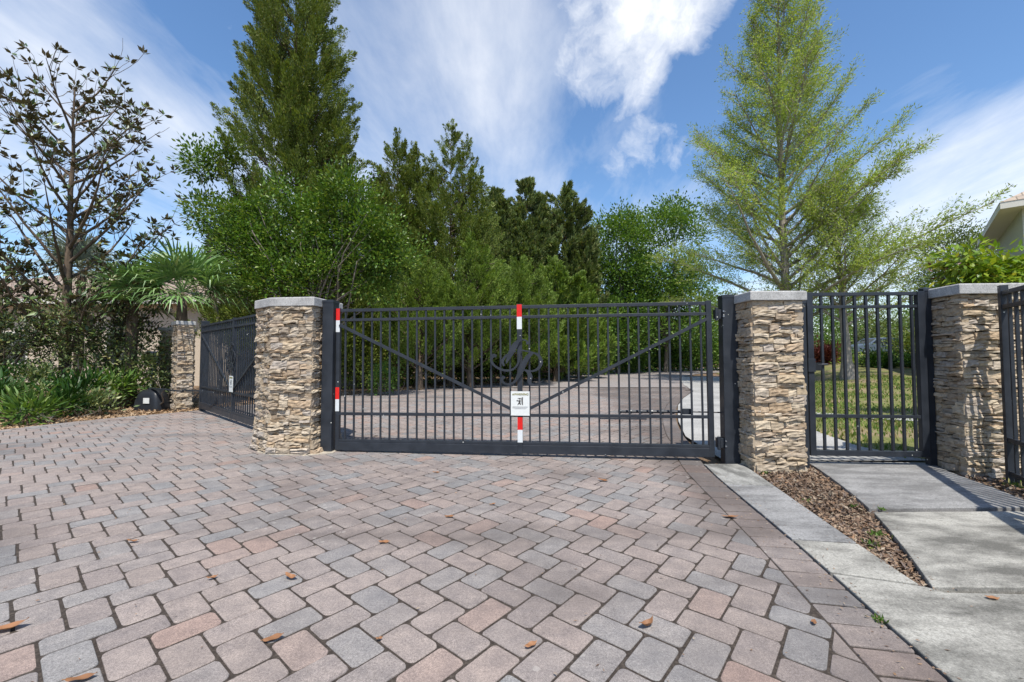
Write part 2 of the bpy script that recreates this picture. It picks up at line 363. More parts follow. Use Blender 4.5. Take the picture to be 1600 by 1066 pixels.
def rrect(L,W,r,k=3):
    o=[]
    for cx,cy,a0 in ((L/2-r,W/2-r,0),(-L/2+r,W/2-r,90),(-L/2+r,-W/2+r,180),(L/2-r,-W/2+r,270)):
        for q in range(k+1):
            a=rad(a0+90*q/k); o.append((cx+r*math.cos(a),cy+r*math.sin(a)))
    return np.array(o)
def clip(poly,p,n):         # keep the side where (x-p).n >= 0
    d=(poly-p)@n; out=[]
    for k in range(len(poly)):
        a,b=d[k],d[(k+1)%len(poly)]; A,B=poly[k],poly[(k+1)%len(poly)]
        if a>=0: out.append(A)
        if (a>0)!=(b>0) and a!=b: out.append(A+(B-A)*a/(a-b))
    return np.array(out) if len(out)>2 else None
def paver(poly,jit=.0011,bev=.0045):
    c=poly.mean(0); d=poly-c; ln=np.linalg.norm(d,axis=1)[:,None]+1e-9
    inn=poly-d/ln*np.minimum(bev,ln*.3); n=len(poly); z=R.normal(0,jit); tx,ty=R.normal(0,.006,2)
    zt=z+d[:,0]*tx+d[:,1]*ty
    v=np.concatenate([np.c_[poly,np.full(n,-.03)],np.c_[poly,zt-.0045],np.c_[(inn*.4+poly*.6),zt-.0012],np.c_[inn,zt]])
    k=np.arange(n); k2=(k+1)%n
    q=np.concatenate([np.stack([k+r*n,k2+r*n,k2+r*n+n,k+r*n+n],1) for r in range(3)])
    pv.add(v,q); pv.l.append((k+3*n+pv.c-4*n).astype(np.int32)); pv.n.append(np.array([n],np.int32))
W=.1579; L=.2500; th=.0854; gap=.0108
e=np.array([math.cos(th),math.sin(th)]); nn=np.array([math.sin(th),-math.cos(th)])
aH=th+math.pi/4; aV=th-math.pi/4
e1=np.array([math.cos(aH),math.sin(aH)]); e2=np.array([math.cos(aV),math.sin(aV)])
O=np.array([0,1.8623*H])+e*(-.9397*H)        # centre of one away-running paver
rc=W*2**.5; rr_=L*2**.5
ks=np.arange(-130,130); rs=np.arange(-52,12)
KK,RR=np.meshgrid(ks,rs); cen=O+KK.ravel()[:,None]*rc*e+RR.ravel()[:,None]*rr_*nn
# V brick centre local (W/2, W+L/2); H brick centre (L/2, W/2)
dHV=(L/2-W/2)*e1+(W/2-W-L/2)*e2
segA=np.concatenate([l_in,[[np.nan]*2],r_in]); 
def near_clip(poly,c):
    best=None
    for pl,side in ((l_in,-1),(r_in,1)):
        d=np.linalg.norm(pl-c,axis=1); k=int(d.argmin())
        if d[k]<.35:
            a=pl[max(0,k-1)]; b=pl[min(len(pl)-1,k+1)]; t=unit(b-a); nrm=np.array([-t[1],t[0]])*side
            poly=clip(poly,pl[k]+nrm*.004,nrm)
            if poly is None: return None
    return poly
for which,(ang,off) in enumerate(((aV,np.zeros(2)),(aH,dHV))):
    C=cen+off
    ok=(C[:,1]>.2)&(C[:,1]<YF)&(C[:,0]>-12)&(C[:,0]<8)&inside(C,np.concatenate([offset(l_in,.2),far_left[3:],far_right[::-1],offset(r_in,-.2)[::-1]]))
    # only what the lens or a step aside can see
    ok&=(np.abs(C[:,0])<1.5*C[:,1]+1.6)
    for c in C[ok]:
        near=c[1]<7
        k=3 if near else 1
        poly=rrect(L-gap+R.normal(0,.0012),W-gap+R.normal(0,.0012),.016+R.uniform(0,.013),k)
        a=ang+R.normal(0,.006); ca,sa=math.cos(a),math.sin(a)
        poly=poly@np.array([[ca,sa],[-sa,ca]])+c+R.normal(0,.0011,2)
        if near: poly=poly+R.normal(0,.0009,poly.shape)
        poly=near_clip(poly,c)
        if poly is None: continue
        ar=abs(np.sum(poly[:,0]*np.roll(poly[:,1],-1)-poly[:,1]*np.roll(poly[:,0],-1)))/2
        if ar>.003: paver(poly)
def course(pl,side):
    Ln=interp_line(pl,[0])[1]; s=np.arange(.08,Ln-.08,.163)
    c=interp_line(pl,s)[0]; c2=interp_line(pl,s+.02)[0]; t=unit(c2-c); nrm=np.c_[-t[:,1],t[:,0]]*side
    for p,tt,n_ in zip(c,t,nrm):
        if p[1]<.2 or p[1]>YF or abs(p[0])>1.6*p[1]+2: continue
        a=math.atan2(n_[1],n_[0])+R.normal(0,.012); ca,sa=math.cos(a),math.sin(a)
        paver(rrect(.245,.152+R.normal(0,.001),.010,2)@np.array([[ca,sa],[-sa,ca]])+p+n_*.1275)
course(r_out,1); course(left_edge,-1)
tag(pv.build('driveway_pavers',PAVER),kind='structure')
ri=r_out[:-3]
farpoly=[p for p in region if p[1]>YF-.15]
lo=[p for p in left_edge if p[1]>YF-.2]
farp=np.concatenate([np.array([p for p in left_edge if p[1]>YF-.2]),far_left[1:],far_right[::-1]])
farp=farp[farp[:,1]>YF-.2]
tag(fill(farp,-.006,'road_beyond',FARPAVE),kind='structure')

# concrete: kerb ribbon, footpath, apron beyond the gate
def slab(poly,z0,z1,name,mt):
    m=MB(); poly=np.asarray(poly,float)
    a=np.sum(poly[:,0]*np.roll(poly[:,1],-1)-poly[:,1]*np.roll(poly[:,0],-1))
    if a<0: poly=poly[::-1]
    m.prism(poly,z0,z1); o=m.build(name,mt,bevel=.006); return tag(o,kind='structure')
ro=np.array([p for p in r_out if p[1]<4.95])
kerb_r=smooth_line([g2(1176,736),g2(1331.7,844.7),g2(1429.5,910)],.1)
def cut(pl,y0,y1): return np.array([p for p in pl if y0<=p[1]<=y1])
def kerb(y0l,y0r,y1l,y1r,name,mt):
    a=cut(ro,y0l,y1l); a=np.vstack([[np.interp(y0l,ro[:,1],ro[:,0]),y0l],a,[np.interp(y1l,ro[:,1],ro[:,0]),y1l]])
    kx=lambda y: np.interp(y,kerb_r[::-1,1],kerb_r[::-1,0]) if y<kerb_r[0,1] else kerb_r[0,0]+.12*(y-kerb_r[0,1])
    b=np.array([(kx(y),y) for y in np.linspace(y0r,y1r,14)])
    slab(np.concatenate([a+[.012,0],b[::-1]]),-.08,.004,name,mt)
kerb(4.165,4.10,4.93,4.93,'kerb_slab',CURB); kerb(2.916,2.854,4.148,4.083,'kerb_slab',WALK2); kerb(2.476,2.342,2.90,2.837,'kerb_slab',WALK)
wl=smooth_line([(3.42,5.05),g2(1273.8,729),g2(1350,785),g2(1407.8,850),g2(1456.6,919)],.1)
wr=smooth_line([(4.85,4.98),g2(1480,737),g2(1547.6,761),g2(1600,781.5),(3.9,2.6),(3.1,1.2)],.1)
js=g2(1380,797)[1]
def walk(y0,y1,mt,z=.006):
    a=cut(wl,y0,y1); b=cut(wr,y0,y1); slab(np.concatenate([a,b[::-1]]),-.10,z,'footpath_slab',mt)
walk(js+.009,5.05,WALK2); walk(2.282,js-.009,WALK,.009)
# lower footpath that merges with the kerb
lowr=np.vstack([cut(ro,.2,2.45),[np.interp(2.455,ro[:,1],ro[:,0]),2.455]]); b=cut(wr,1.2,2.25)
tip=wl[-1]
slab(np.concatenate([lowr+[.012,0],[[tip[0]-.03,2.318],[tip[0]+.02,2.262]],b,[[2.6,.2]]]),-.10,.004,'footpath_slab',WALK)
tag(fill(np.array([[2.5,5.09],[2.68,6.64],[3.17,8.18],[3.59,9.3],[4.22,10.9],[5.12,12.8],[6.57,15.5],[7.62,19],[10.5,27],[13.5,27],[9.8,18],[7.6,13.5],[6.0,10],[5.05,7.2],[4.75,5.9],[4.95,5.09]]),.004,'concrete_apron',APRON),kind='structure')
tag(fill(np.array([[6.3,8.9],[7.4,8.3],[9.5,7.1],[9.7,7.5],[7.6,8.75],[6.5,9.6]]),.012,'garden_path',APRON),kind='structure')
# lawn sheet
def gridsheet(xs,ys,keep,zoff,name,mt):
    X,Y=np.meshgrid(xs,ys); m=MB(); n=len(xs); i=np.arange(len(ys)-1)[:,None]*n; j=np.arange(n-1)[None]
    f=np.stack([i+j,i+j+1,i+n+j+1,i+n+j],-1).reshape(-1,4)
    v=np.c_[X.ravel(),Y.ravel(),(rise(X,Y)+zoff).ravel()]
    f=f[keep(v[f].mean(1))]; m.add(v,f); return tag(m.build(name,mt,smooth=True),kind='structure')
lawn_l=np.array([(4.75,5.2),(4.72,5.9),(5.02,7.2),(5.97,10),(7.6,13.5),(9.8,18),(13.5,27),(17,36)])
def is_lawn(c): return c[:,0]>np.interp(c[:,1],lawn_l[:,1],lawn_l[:,0])
gridsheet(np.arange(4.4,46,.3),np.arange(-2,40,.3),lambda c:np.where(c[:,1]>5.0,is_lawn(c),c[:,0]>np.interp(c[:,1],[1.2,2.6,3.6,5.0],[3.5,4.3,4.9,5.4])),-.012,'lawn',LAWN)

def blades(mb,pos,d,Ls,Ws,nrm=None,fold=.0,mid=.45):
    n=len(pos); Ls=np.broadcast_to(Ls,(n,))[:,None]; Ws=np.broadcast_to(Ws,(n,))[:,None]
    d=unit(d); r=R.normal(size=(n,3)) if nrm is None else nrm
    s=unit(np.cross(d,r)); nr=np.cross(s,d)
    v=np.stack([pos,pos+d*Ls*mid+s*Ws/2+nr*fold*Ws,pos+d*Ls,pos+d*Ls*mid-s*Ws/2+nr*fold*Ws],1).reshape(-1,3)
    mb.add(v,np.arange(4*n).reshape(-1,4))
# grass blades on the nearer lawn, weeds
gb=MB(); n=46000
Y=R.uniform(5.15,19,n)**1.0; X=R.uniform(4.4,16,n); k=is_lawn(np.c_[X,Y])&(X<1.05*Y+.8)&(X>.62*Y-1)
X,Y=X[k],Y[k]; m_=len(X)
from_n=np.sin(X*1.7+.6*np.sin(Y*1.3))*np.cos(Y*1.1)+R.normal(0,.5,m_); k=from_n>-.15; X,Y=X[k],Y[k]; m_=len(X)
blades(gb,np.c_[X,Y,rise(X,Y)-.015],np.c_[R.normal(0,.45,m_),R.normal(0,.45,m_),np.ones(m_)],R.uniform(.05,.11,m_),R.uniform(.010,.022,m_)*(1+Y/14),mid=.3)
tag(gb.build('grass',GRASS),kind='stuff')

# mulch: bark chips in the wedge and along the left bed
def chips(n,pts,z,lo,hi,name,mt,flat=.35):
    m=MB(); k=len(pts); d=np.c_[R.normal(size=(k,2)),R.normal(0,flat,k)]
    nrm=np.c_[R.normal(0,.5,(k,2)),np.ones(k)]
    blades(m,np.c_[pts,z+R.uniform(0,.02,k)],d,R.uniform(lo,hi,k),R.uniform(lo*.35,hi*.5,k),nrm,.15)
    return tag(m.build(name,mt),kind='stuff')
ppts=R.uniform([1.9,2.2],[3.6,5.0],(52000,2))
kr=np.interp(ppts[:,1],kerb_r[::-1,1],kerb_r[::-1,0]); wlx=np.interp(ppts[:,1],wl[::-1,1],wl[::-1,0])
k=(ppts[:,0]>kr+.01)&(ppts[:,0]<wlx-.01); chips(0,ppts[k],-.036,.014,.055,'bark_mulch',CHIP)
ppts=R.uniform([4.3,2.6],[6.5,4.75],(9000,2)); wrx=np.interp(ppts[:,1],wr[::-1,1],wr[::-1,0]); k=(ppts[:,0]>wrx+.02)
chips(0,ppts[k],-.04,.025,.07,'bark_mulch_by_fence',CHIP)
ppts=R.uniform([-16,5],[-6.2,12],(52000,2)); lx=np.interp(ppts[:,1],left_edge[:140,1],left_edge[:140,0])
k=(ppts[:,0]<lx-.02)&(ppts[:,0]>lx-3.2); chips(0,ppts[k],-.045,.03,.10,'leaf_litter',LITTER,.45)
ppts=R.uniform([-8,11],[9,42],(40000,2)); lx=np.interp(ppts[:,1],np.r_[left_edge[:,1],far_left[:,1]],np.r_[left_edge[:,0],far_left[:,0]])
k=(ppts[:,0]<lx-.02)&(ppts[:,0]>lx-1.6); chips(0,ppts[k],-.045,.06,.16,'leaf_litter_by_road',LITTER,.4)

# ------------------------------------------------------------------ stone piers
def stone(mb,ctr,u,nrm,w,h,prot):
    nx_,nz_=max(2,int(w/.045)),max(2,int(h/.022)+1)
    xs=np.linspace(-w/2,w/2,nx_+1); zs=np.linspace(-h/2,h/2,nz_+1)
    Xg,Zg=np.meshgrid(xs,zs)
    edge=np.minimum(1,np.minimum((w/2-abs(Xg))/.008,(h/2-abs(Zg))/.006)+.05)
    a=R.uniform(0,9,4); dep=prot*(.9+.1*np.clip(edge,0,1))+.004*np.sin(Xg*48+a[0]+2*np.sin(Zg*60+a[1]))+.003*np.sin(Zg*120+a[2]+Xg*31)+R.normal(0,.0032,Xg.shape)+Xg/w*R.uniform(-.012,.012)
    dep+=Zg/h*R.uniform(-.012,.012)
    Zj=Zg+R.normal(0,.0022,Zg.shape)+.005*np.sin(Xg*23+a[3])
    up=np.array([0,0,1.])
    front=ctr+Xg[...,None]*u+Zj[...,None]*up+dep[...,None]*nrm
    n1=nx_+1; n2=nz_+1
    i=np.arange(nz_)[:,None]*n1; j=np.arange(nx_)[None]
    f=np.stack([i+j,i+j+1,i+n1+j+1,i+n1+j],-1).reshape(-1,4)
    per=[*range(n1)]+[r*n1+nx_ for r in range(1,n2)]+[nz_*n1+c for c in range(nx_-1,-1,-1)]+[r*n1 for r in range(nz_-1,0,-1)]
    fr=front.reshape(-1,3); back=fr[per]-nrm*((fr[per]-ctr)@nrm+.05)[:,None]
    nb=len(fr); m=len(per)
    sides=np.array([[per[k],nb+k,nb+(k+1)%m,per[(k+1)%m]] for k in range(m)])
    mb.add(np.concatenate([fr,back]),np.concatenate([f,sides]))
def pier(poly,z1,zc,label,over=.055,group='ledgestone piers of the entrance',flare=.0):
    poly=np.array(poly,float); c=poly.mean(0)
    root=empty('stone_pier',(c[0],c[1],0),0,label,'pier',group)
    base=np.array([c[0],c[1],0]); n=len(poly)
    a=np.sum(poly[:,0]*np.roll(poly[:,1],-1)-poly[:,1]*np.roll(poly[:,0],-1))
    if a<0: poly=poly[::-1]
    m=MB(); m.prism(c+(poly-c)*.93,-.05,z1); m.build('core',MORTAR,root,base=base)
    sm=MB()
    for k in range(n):
        A=poly[k]; B=poly[(k+1)%n]; ln=np.linalg.norm(B-A); u2=(B-A)/ln; nr=np.array([u2[1],-u2[0],0.]); u=np.array([*u2,0])
        z=-.03
        while z<z1-.005:
            h=R.choice([.030,.042,.055,.07,.09,.112],p=[.2,.27,.24,.16,.09,.04]); h=min(h,z1-z)
            if z1-z-h<.022: h=z1-z
            s=-.012
            big=h>.052
            while s<ln+.012:
                w=R.uniform(.07,.30) if not big else R.uniform(.10,.26)
                if ln+.012-s-w<.06: w=ln+.012-s
                fl=flare*max(0,1-z/.5)**2
                subs=[(z,h)]
                if big and R.random()<.28: hh=h*R.uniform(.35,.65); subs=[(z,hh),(z+hh,h-hh)]
                for (zz,hh) in subs:
                    prot=min(.042,max(.003,R.gamma(1.7,.0135)))+fl
                    ctr=np.array([*(A+u2*(s+w/2)),zz+hh/2])-nr*.012
                    stone(sm,ctr,u,nr,w-.005,hh-.005,prot+.012)
                s+=w
            z+=h
    sm.build('stone_veneer',STONE,root,base=base)
    d=unit(poly-c); 
    cap=MB(); cp=[]
    for k in range(n):   # offset outline by overhang
        e0=unit(poly[k]-poly[k-1]); e1_=unit(poly[(k+1)%n]-poly[k]); n0=np.array([e0[1],-e0[0]]); n1_=np.array([e1_[1],-e1_[0]])
        b=unit(n0+n1_); cp.append(poly[k]+b*over/max(.35,b@n0))
    cap.prism(np.array(cp),z1+.001,zc,inset=.012,drop=.010); cap.build('cap',CAPM,root,bevel=.006,base=base)
    return root
# pier beside the left end of the main gate (turned to face both gates)
pA=g2(415,706.5); pA=np.array([-3.09,5.50]); pB=np.array([-2.545,5.43])
def gz(x,y,Y): return Q(x,y,Y)[2]
capL=gz(450,464.3,5.42); 
pier([pA,pB,pB+[.08,.62],pB+[-.25,.98],pA+[-.42,.62],pA+[-.36,.30]],capL-.115,capL,'buff ledgestone pier with chamfered corners between the two vehicle gates',.05,flare=.05)
pr_=[o for o in bpy.data.objects if o.name=='stone_pier'][0]
m=MB(); fc=np.array([pA+[-.16,.0],pA+[.05,-.10],pB+[.0,-.08],pB+[.20,.0],pB+[.27,.06],pB+[.27,.30],pA+[-.45,.5]]); m.prism(fc,-.03,.009); m.build('footing',m_conc('cream mortar collar',(.50,.44,.35),.4,2.5),pr_,base=tuple(pr_.location),bevel=.004)
# pier right of the main gate
q0=g2(1184,735.5); q1=g2(1257,735.5); uq=unit(q1-q0); nq=np.array([-uq[1],uq[0]])
q0=q0+nq*.03; q1=q0+uq*.52
capR=gz(1215,454,4.62)
pier([q0,q1,q1+nq*.56,q0+nq*.56],capR-.105,capR,'sunny square ledgestone pier between the wide gate and the pedestrian gate',.05)
# pier right of the pedestrian gate
c0=g2(1512,741); c1=c0+np.array([.80,-.05]); cb=g2(1459,726)
capP=gz(1500,441.5,4.40)
pier([c0,c1,c1+[.05,.62],cb+[.12,.16],cb],capP-.11,capP,'half shaded ledgestone pier at the right with fence bar shadows on its face',.06)
# two piers at the far end of the exit gate
pf=P(275,639)[:2]; pf2=P(303,637)[:2]; d=unit(pf2-pf); nf=np.array([-d[1],d[0]])
w_=np.linalg.norm(pf2-pf)-.06
capF=gz(288,501.5,pf[1])
pier([pf,pf+d*w_,pf+d*w_+nf*.5,pf+nf*.5],capF-.09,capF,'small far ledgestone pier at the hinge end of the angled exit gate',.05)
pg=np.array([Q(249.5,600,11.6)[0],11.6]); pg2=np.array([Q(277,600,11.5)[0],11.5]); 
capG=gz(262,512,11.6)
pier([pg,pg2,pg2+[.05,.5],pg+[.05,.5]],capG-.09,capG,'shaded ledgestone pier under the fan palm, behind the exit gate hinge pier',.05)

# ------------------------------------------------------------------ gates and posts
def square_post(name,p,u,w,d,h,label,group,hinges=0,hside=-1,cat='post',capname='post_cap'):
    root=empty(name,(p[0],p[1],0),math.atan2(u[1],u[0]),label,cat,group)
    m=MB(); m.box((0,0,-.05),(w,d,h)); m.build('shaft',METAL,root,bevel=.006)
    c=MB(); z=h
    v=np.array([[-.004,-.004,z-.03],[w+.004,-.004,z-.03],[w+.004,d+.004,z-.03],[-.004,d+.004,z-.03],[-.004,-.004,z+.002],[w+.004,-.004,z+.002],[w+.004,d+.004,z+.002],[-.004,d+.004,z+.002],[w/2,d/2,z+.02]])
    c.add(v,[[0,1,5,4],[1,2,6,5],[2,3,7,6],[3,0,4,7],[4,5,8],[5,6,8],[6,7,8],[7,4,8]]); c.build(capname,METAL,root)
    if hinges:
        for z in (.22,h-.22):
            x0=0 if hside<0 else w
            b=MB(); b.box((x0-.075 if hside<0 else x0,.03,z-.055),(x0+.0 if hside<0 else x0+.075,.1,z+.055)); b.tube([(x0+hside*.06,.02,z-.075),(x0+hside*.06,.02,z+.075)],.019,10)
            hg=b.build('hinge',METAL,root,bevel=.002)
            for dz in (-.03,.03):
                q=MB(); q.tube([(x0+hside*.004+.012,-.001,z+dz),(x0+hside*.004+.012,-.012,z+dz)],.009,8); q.build('bolt',BOLT,hg)
    return root
A=P(500,706.5)[:2]; B=P(1157,724)[:2]; U=unit(B-A); Nn=np.array([-U[1],U[0]])
hp=gz(508,469.5,A[1]); hp2=gz(1143,461,B[1])
square_post('gate_post',A,U,.15,.15,hp,'tall dark metal post against the pier left of the main gate','main gate posts')
square_post('gate_post',B-U*.165,U,.165,.15,hp2,'tall dark metal hinge post with bolts right of the main gate','main gate posts',2,-1)
plane=np.array([*(A+Nn*.075),0]); U3=np.array([*U,0])
gl=V(525,700,plane,U)[:2]; gr=V(1116,705,plane,U)[:2]; GL=np.linalg.norm(gr-gl)
vz=lambda y,x=816: V(x,y,plane,U)[2]
zt,z2,zm,zb1,zb0=vz(479.8),vz(495.4),vz(649),vz(690.5),vz(708.5)
def scale_strokes(o): return o
def ribbon(mb,pts,ws,y,th=.008,k=8):
    pts=np.array(pts,float); ws=np.array(ws,float)
    # Catmull-Rom
    ext=np.vstack([2*pts[0]-pts[1],pts,2*pts[-1]-pts[-2]]); ew=np.r_[ws[0],ws,ws[-1]]; o=[]; ow=[]
    for i in range(len(pts)-1):
        for t in np.linspace(0,1,k,endpoint=(i==len(pts)-2)):
            p0,p1,p2,p3=ext[i:i+4]
            o.append(.5*((2*p1)+(-p0+p2)*t+(2*p0-5*p1+4*p2-p3)*t*t+(-p0+3*p1-3*p2+p3)*t**3)); ow.append(ew[i+1]*(1-t)+ew[i+2]*t)
    o=np.array(o); ow=np.array(ow)[:,None]; tg=unit(np.gradient(o,axis=0)); nr=np.c_[-tg[:,1],tg[:,0]]
    Lp=o+nr*ow/2; Rp=o-nr*ow/2; n=len(o)
    def lift(a,yy): return np.c_[a[:,0],np.full(n,yy),a[:,1]]
    v=np.concatenate([lift(Lp,y),lift(Rp,y),lift(Lp,y+th),lift(Rp,y+th)])
    f=[]
    for i in range(n-1):
        f+=[[i,i+1,n+i+1,n+i],[2*n+i,3*n+i,3*n+i+1,2*n+i+1],[i,2*n+i,2*n+i+1,i+1],[n+i,n+i+1,3*n+i+1,3*n+i]]
    f+=[[0,n,3*n,2*n],[n-1,3*n-1,4*n-1,2*n-1]]
    mb.add(v,f)
S_=[([(462,345),(452,326),(430,320),(408,328),(388,352),(366,392),(350,425),(338,452)],[26,8,10,24,44,42,26,8]),
    ([(395,385),(365,392),(335,412),(318,440),(326,466)],[6,12,18,20,14]),
    ([(284,412),(266,408),(254,430),(266,458),(300,482),(340,492),(378,484),(402,458),(412,425),(414,385)],[20,26,20,16,16,16,14,14,16,20])]
R_=[([(408,384),(430,380),(470,388),(505,398),(530,400)],[8,10,12,14,5]),
    ([(488,392),(462,415),(440,450),(425,485),(408,520),(390,548),(362,568),(332,566),(314,545),(326,524)],[20,34,40,38,30,18,12,14,18,26]),
    ([(500,396),(524,414),(534,446),(520,478),(492,494),(462,494),(432,484)],[12,20,26,22,14,9,6]),
    ([(440,488),(462,500),(472,526),(468,552),(478,570),(500,572),(524,562),(546,546)],[8,26,36,30,20,10,8,4])]
def gate(p,ang,Ln,tilt,zt,z2,zm,zb1,zb0,nb,ic,bw,label,group,tape=True,mono=1.0,yoff=0):
    root=empty('driveway_gate',(p[0],p[1],0),ang,label,'gate',group); root.rotation_euler=(0,-tilt,ang)
    st=.05; s=Ln/nb; xc=s*ic
    def bx(name,a,b,par=root,mt=METAL,bev=.002): m=MB(); m.box(a,b); return m.build(name,mt,par,bevel=bev)
    l1=bx('stile',(0,-.025,zb0),(st,.025,zt+.03)); l2=bx('stile',(Ln-st*1.2,-.025,zb0),(Ln,.025,zt+.03))
    c=bx('centre_post',(xc-.03,-.027,zb0-.005),(xc+.03,.027,zt+.035))
    for x0,x1 in ((st,xc-.03),(xc+.03,Ln-st*1.2)):
        bx('top_rail',(x0,-.019,zt-.019),(x1,.019,zt+.019)); bx('upper_rail',(x0,-.019,z2-.017),(x1,.019,z2+.017)); bx('middle_rail',(x0,-.019,zm-.018),(x1,.019,zm+.018))
        bx('bottom_rail',(x0,-.03,zb0),(x1,.03,zb1-.035),bev=.004); bx('bottom_channel',(x0,-.022,zb1-.033),(x1,.022,zb1))
    for x0,x1,za,zz in ((st,xc-.03,z2-.065,zm+.04),(Ln-st*1.2,xc+.03,z2-.065,zm+.04)):
        m=MB(); m.bar((x0,-.0245,za),(x1,-.0245,zz),.028,.036); m.build('brace',METAL,root)
    for i in range(1,nb):
        if i==ic: continue
        x=s*i
        m=MB(); m.box((x-bw/2,-bw/2,zb1-.001),(x+bw/2,bw/2,zt-.018)); m.build('picket',METAL,root)
    if tape:
        for par,x0,x1,y,zs in ((l1,-.001,st+.001,-.0275,((zt-.130,RED),(zt-.285,WHITE),(zm+.190,RED),(zm+.035,WHITE))),(c,xc-.031,xc+.031,-.0295,((zt-.125,RED),(zt-.28,WHITE),(zm-.175,RED),(zm-.330,WHITE)))):
            for z,mt in zs:
                m=MB(); m.box((x0,y,z),(x1,y+.002,z+.154)); m.build('reflective_tape',mt,par)
    mm=MB(); k=.002215*mono
    for i,(pts,ws) in enumerate(S_+R_):
        ribbon(mm,[((a-413)*k+xc,zm+(743-b)*k) for a,b in pts],[w*k*.76 for w in ws],-.052-.0011*i)
    mm.build('monogram',METAL,root)
    return root,xc
tl=rad(.38)
zoff=math.sin(tl)*GL*.513
mg,xc=gate(gl,math.atan2(U[1],U[0]),GL,tl,zt-zoff,z2-zoff,zm-zoff,zb1-zoff,zb0-zoff,39,20,.0205,'wide dark driveway gate with red and white tape, seen square on','vehicle gates')
# closer arm behind right half of main gate
m=MB(); zc_=zm-zoff
x0=V(935,650,plane,U); x1=V(1010,650,plane,U); s0=np.linalg.norm(x0[:2]-gl); s1=np.linalg.norm(x1[:2]-gl)
m.box((s0,-.03,zc_-.036),(s1,-.0195,zc_-.02)); m.build('closer_bracket',METAL,mg)
m=MB(); s2=np.linalg.norm(V(968,645,plane,U)[:2]-gl); s3=np.linalg.norm(V(1083,645,plane,U)[:2]-gl)
m.tube([(s2,.09,zc_+.045),(s3,.07,zc_+.05)],.019,10)
for q in np.linspace(s2,s3-.1,7): m.tube([(q,.088,zc_+.047),(q+.035,.087,zc_+.047)],.027,8)
m.tube([(s3,.07,zc_+.05),(s3+.36,.06,zc_+.045)],.009,6); m.box((s3-.1,.04,zc_+.02),(s3+.0,.1,zc_+.085)); m.build('closer_arm',METAL,mg)

# warning sign hung on the centre post
def text_mesh(s,size,name,mt,parent,loc,al='CENTER',sx=1):
    cu=bpy.data.curves.new(name,'FONT'); cu.body=s; cu.size=size; cu.align_x=al; cu.extrude=.0008; cu.offset=size*.02
    o=bpy.data.objects.new('tmp',cu); COL.objects.link(o)
    dg=bpy.context.evaluated_depsgraph_get(); me=bpy.data.meshes.new_from_object(o.evaluated_get(dg)); bpy.data.objects.remove(o)
    me.materials.clear(); me.materials.append(mt); ob=bpy.data.objects.new(name,me); COL.objects.link(ob)
    ob.parent=parent; ob.location=loc; ob.rotation_euler=(rad(90),0,0); ob.scale=(sx,1,1); return ob
def sign(p,ang,w,h,label):
    root=empty('warning_sign',p,ang,label,'sign','gate warning signs')
    m=MB(); m.box((-w/2,0,0),(w/2,.006,h)); m.build('plate',SIGNW,root,bevel=.001)
    text_mesh('WARNING',h*.125,'heading',OLIVE,root,(w*.06,-.0012,h*.84),sx=1.05*w/(h*.82))
    t=MB(); 
    def tri(a,b,c,mb): mb.add([(*a,),(*b,),(*c,)],[[0,1,2]])
    def flat(mb,pts,y=-.0012): mb.add([(x,y,z) for x,z in pts]+[(x,0.0005,z) for x,z in pts],[list(range(len(pts)))]+[[k,(k+1)%len(pts),len(pts)+(k+1)%len(pts),len(pts)+k] for k in range(len(pts))])
    flat(t,[(-w*.43,h*.84),(-w*.33,h*.84),(-w*.38,h*.925)]); t.build('warning_triangle',OLIVE,root)
    g_=MB()   # a figure caught by a closing gate leaf
    flat(g_,[(w*.10,h*.44),(w*.15,h*.44),(w*.15,h*.74),(w*.10,h*.78)]); flat(g_,[(w*.03,h*.47),(w*.06,h*.47),(w*.08,h*.74),(w*.04,h*.72)])
    flat(g_,[(-w*.08,h*.50),(-w*.02,h*.48),(w*.02,h*.62),(-w*.05,h*.66)]); flat(g_,[(-w*.20,h*.60),(-w*.07,h*.58),(-w*.06,h*.62),(-w*.18,h*.64)])
    flat(g_,[(-w*.15,h*.44),(-w*.11,h*.44),(-w*.04,h*.51),(-w*.08,h*.54)]); flat(g_,[(w*.0,h*.43),(w*.03,h*.45),(-w*.0,h*.52),(-w*.04,h*.50)])
    flat(g_,[(-w*.02+w*.045*math.cos(a),h*.70+w*.045*math.sin(a)) for a in np.arange(8)*math.pi/4]); flat(g_,[(-w*.14,h*.68),(-w*.10,h*.74),(-w*.07,h*.69)])
    g_.build('pictogram',INK,root)
    l_=MB()
    for i,(zz,x0,x1) in enumerate(((.365,-.40,.40),(.335,-.42,.42),(.305,-.42,.36),(.275,-.30,.30))): flat(l_,[(x0*w,h*zz),(x1*w,h*zz),(x1*w,h*(zz+.011)),(x0*w,h*(zz+.011))])
    l_.build('small_print',m_simple('grey print',(.3,.3,.3),.6),root)
    return root
ctr=gl+U*xc-Nn*.041
sign((ctr[0],ctr[1],zm+.0),math.atan2(U[1],U[0]),.232,.298,'white warning sign with a black pictogram on the centre post of the main gate')

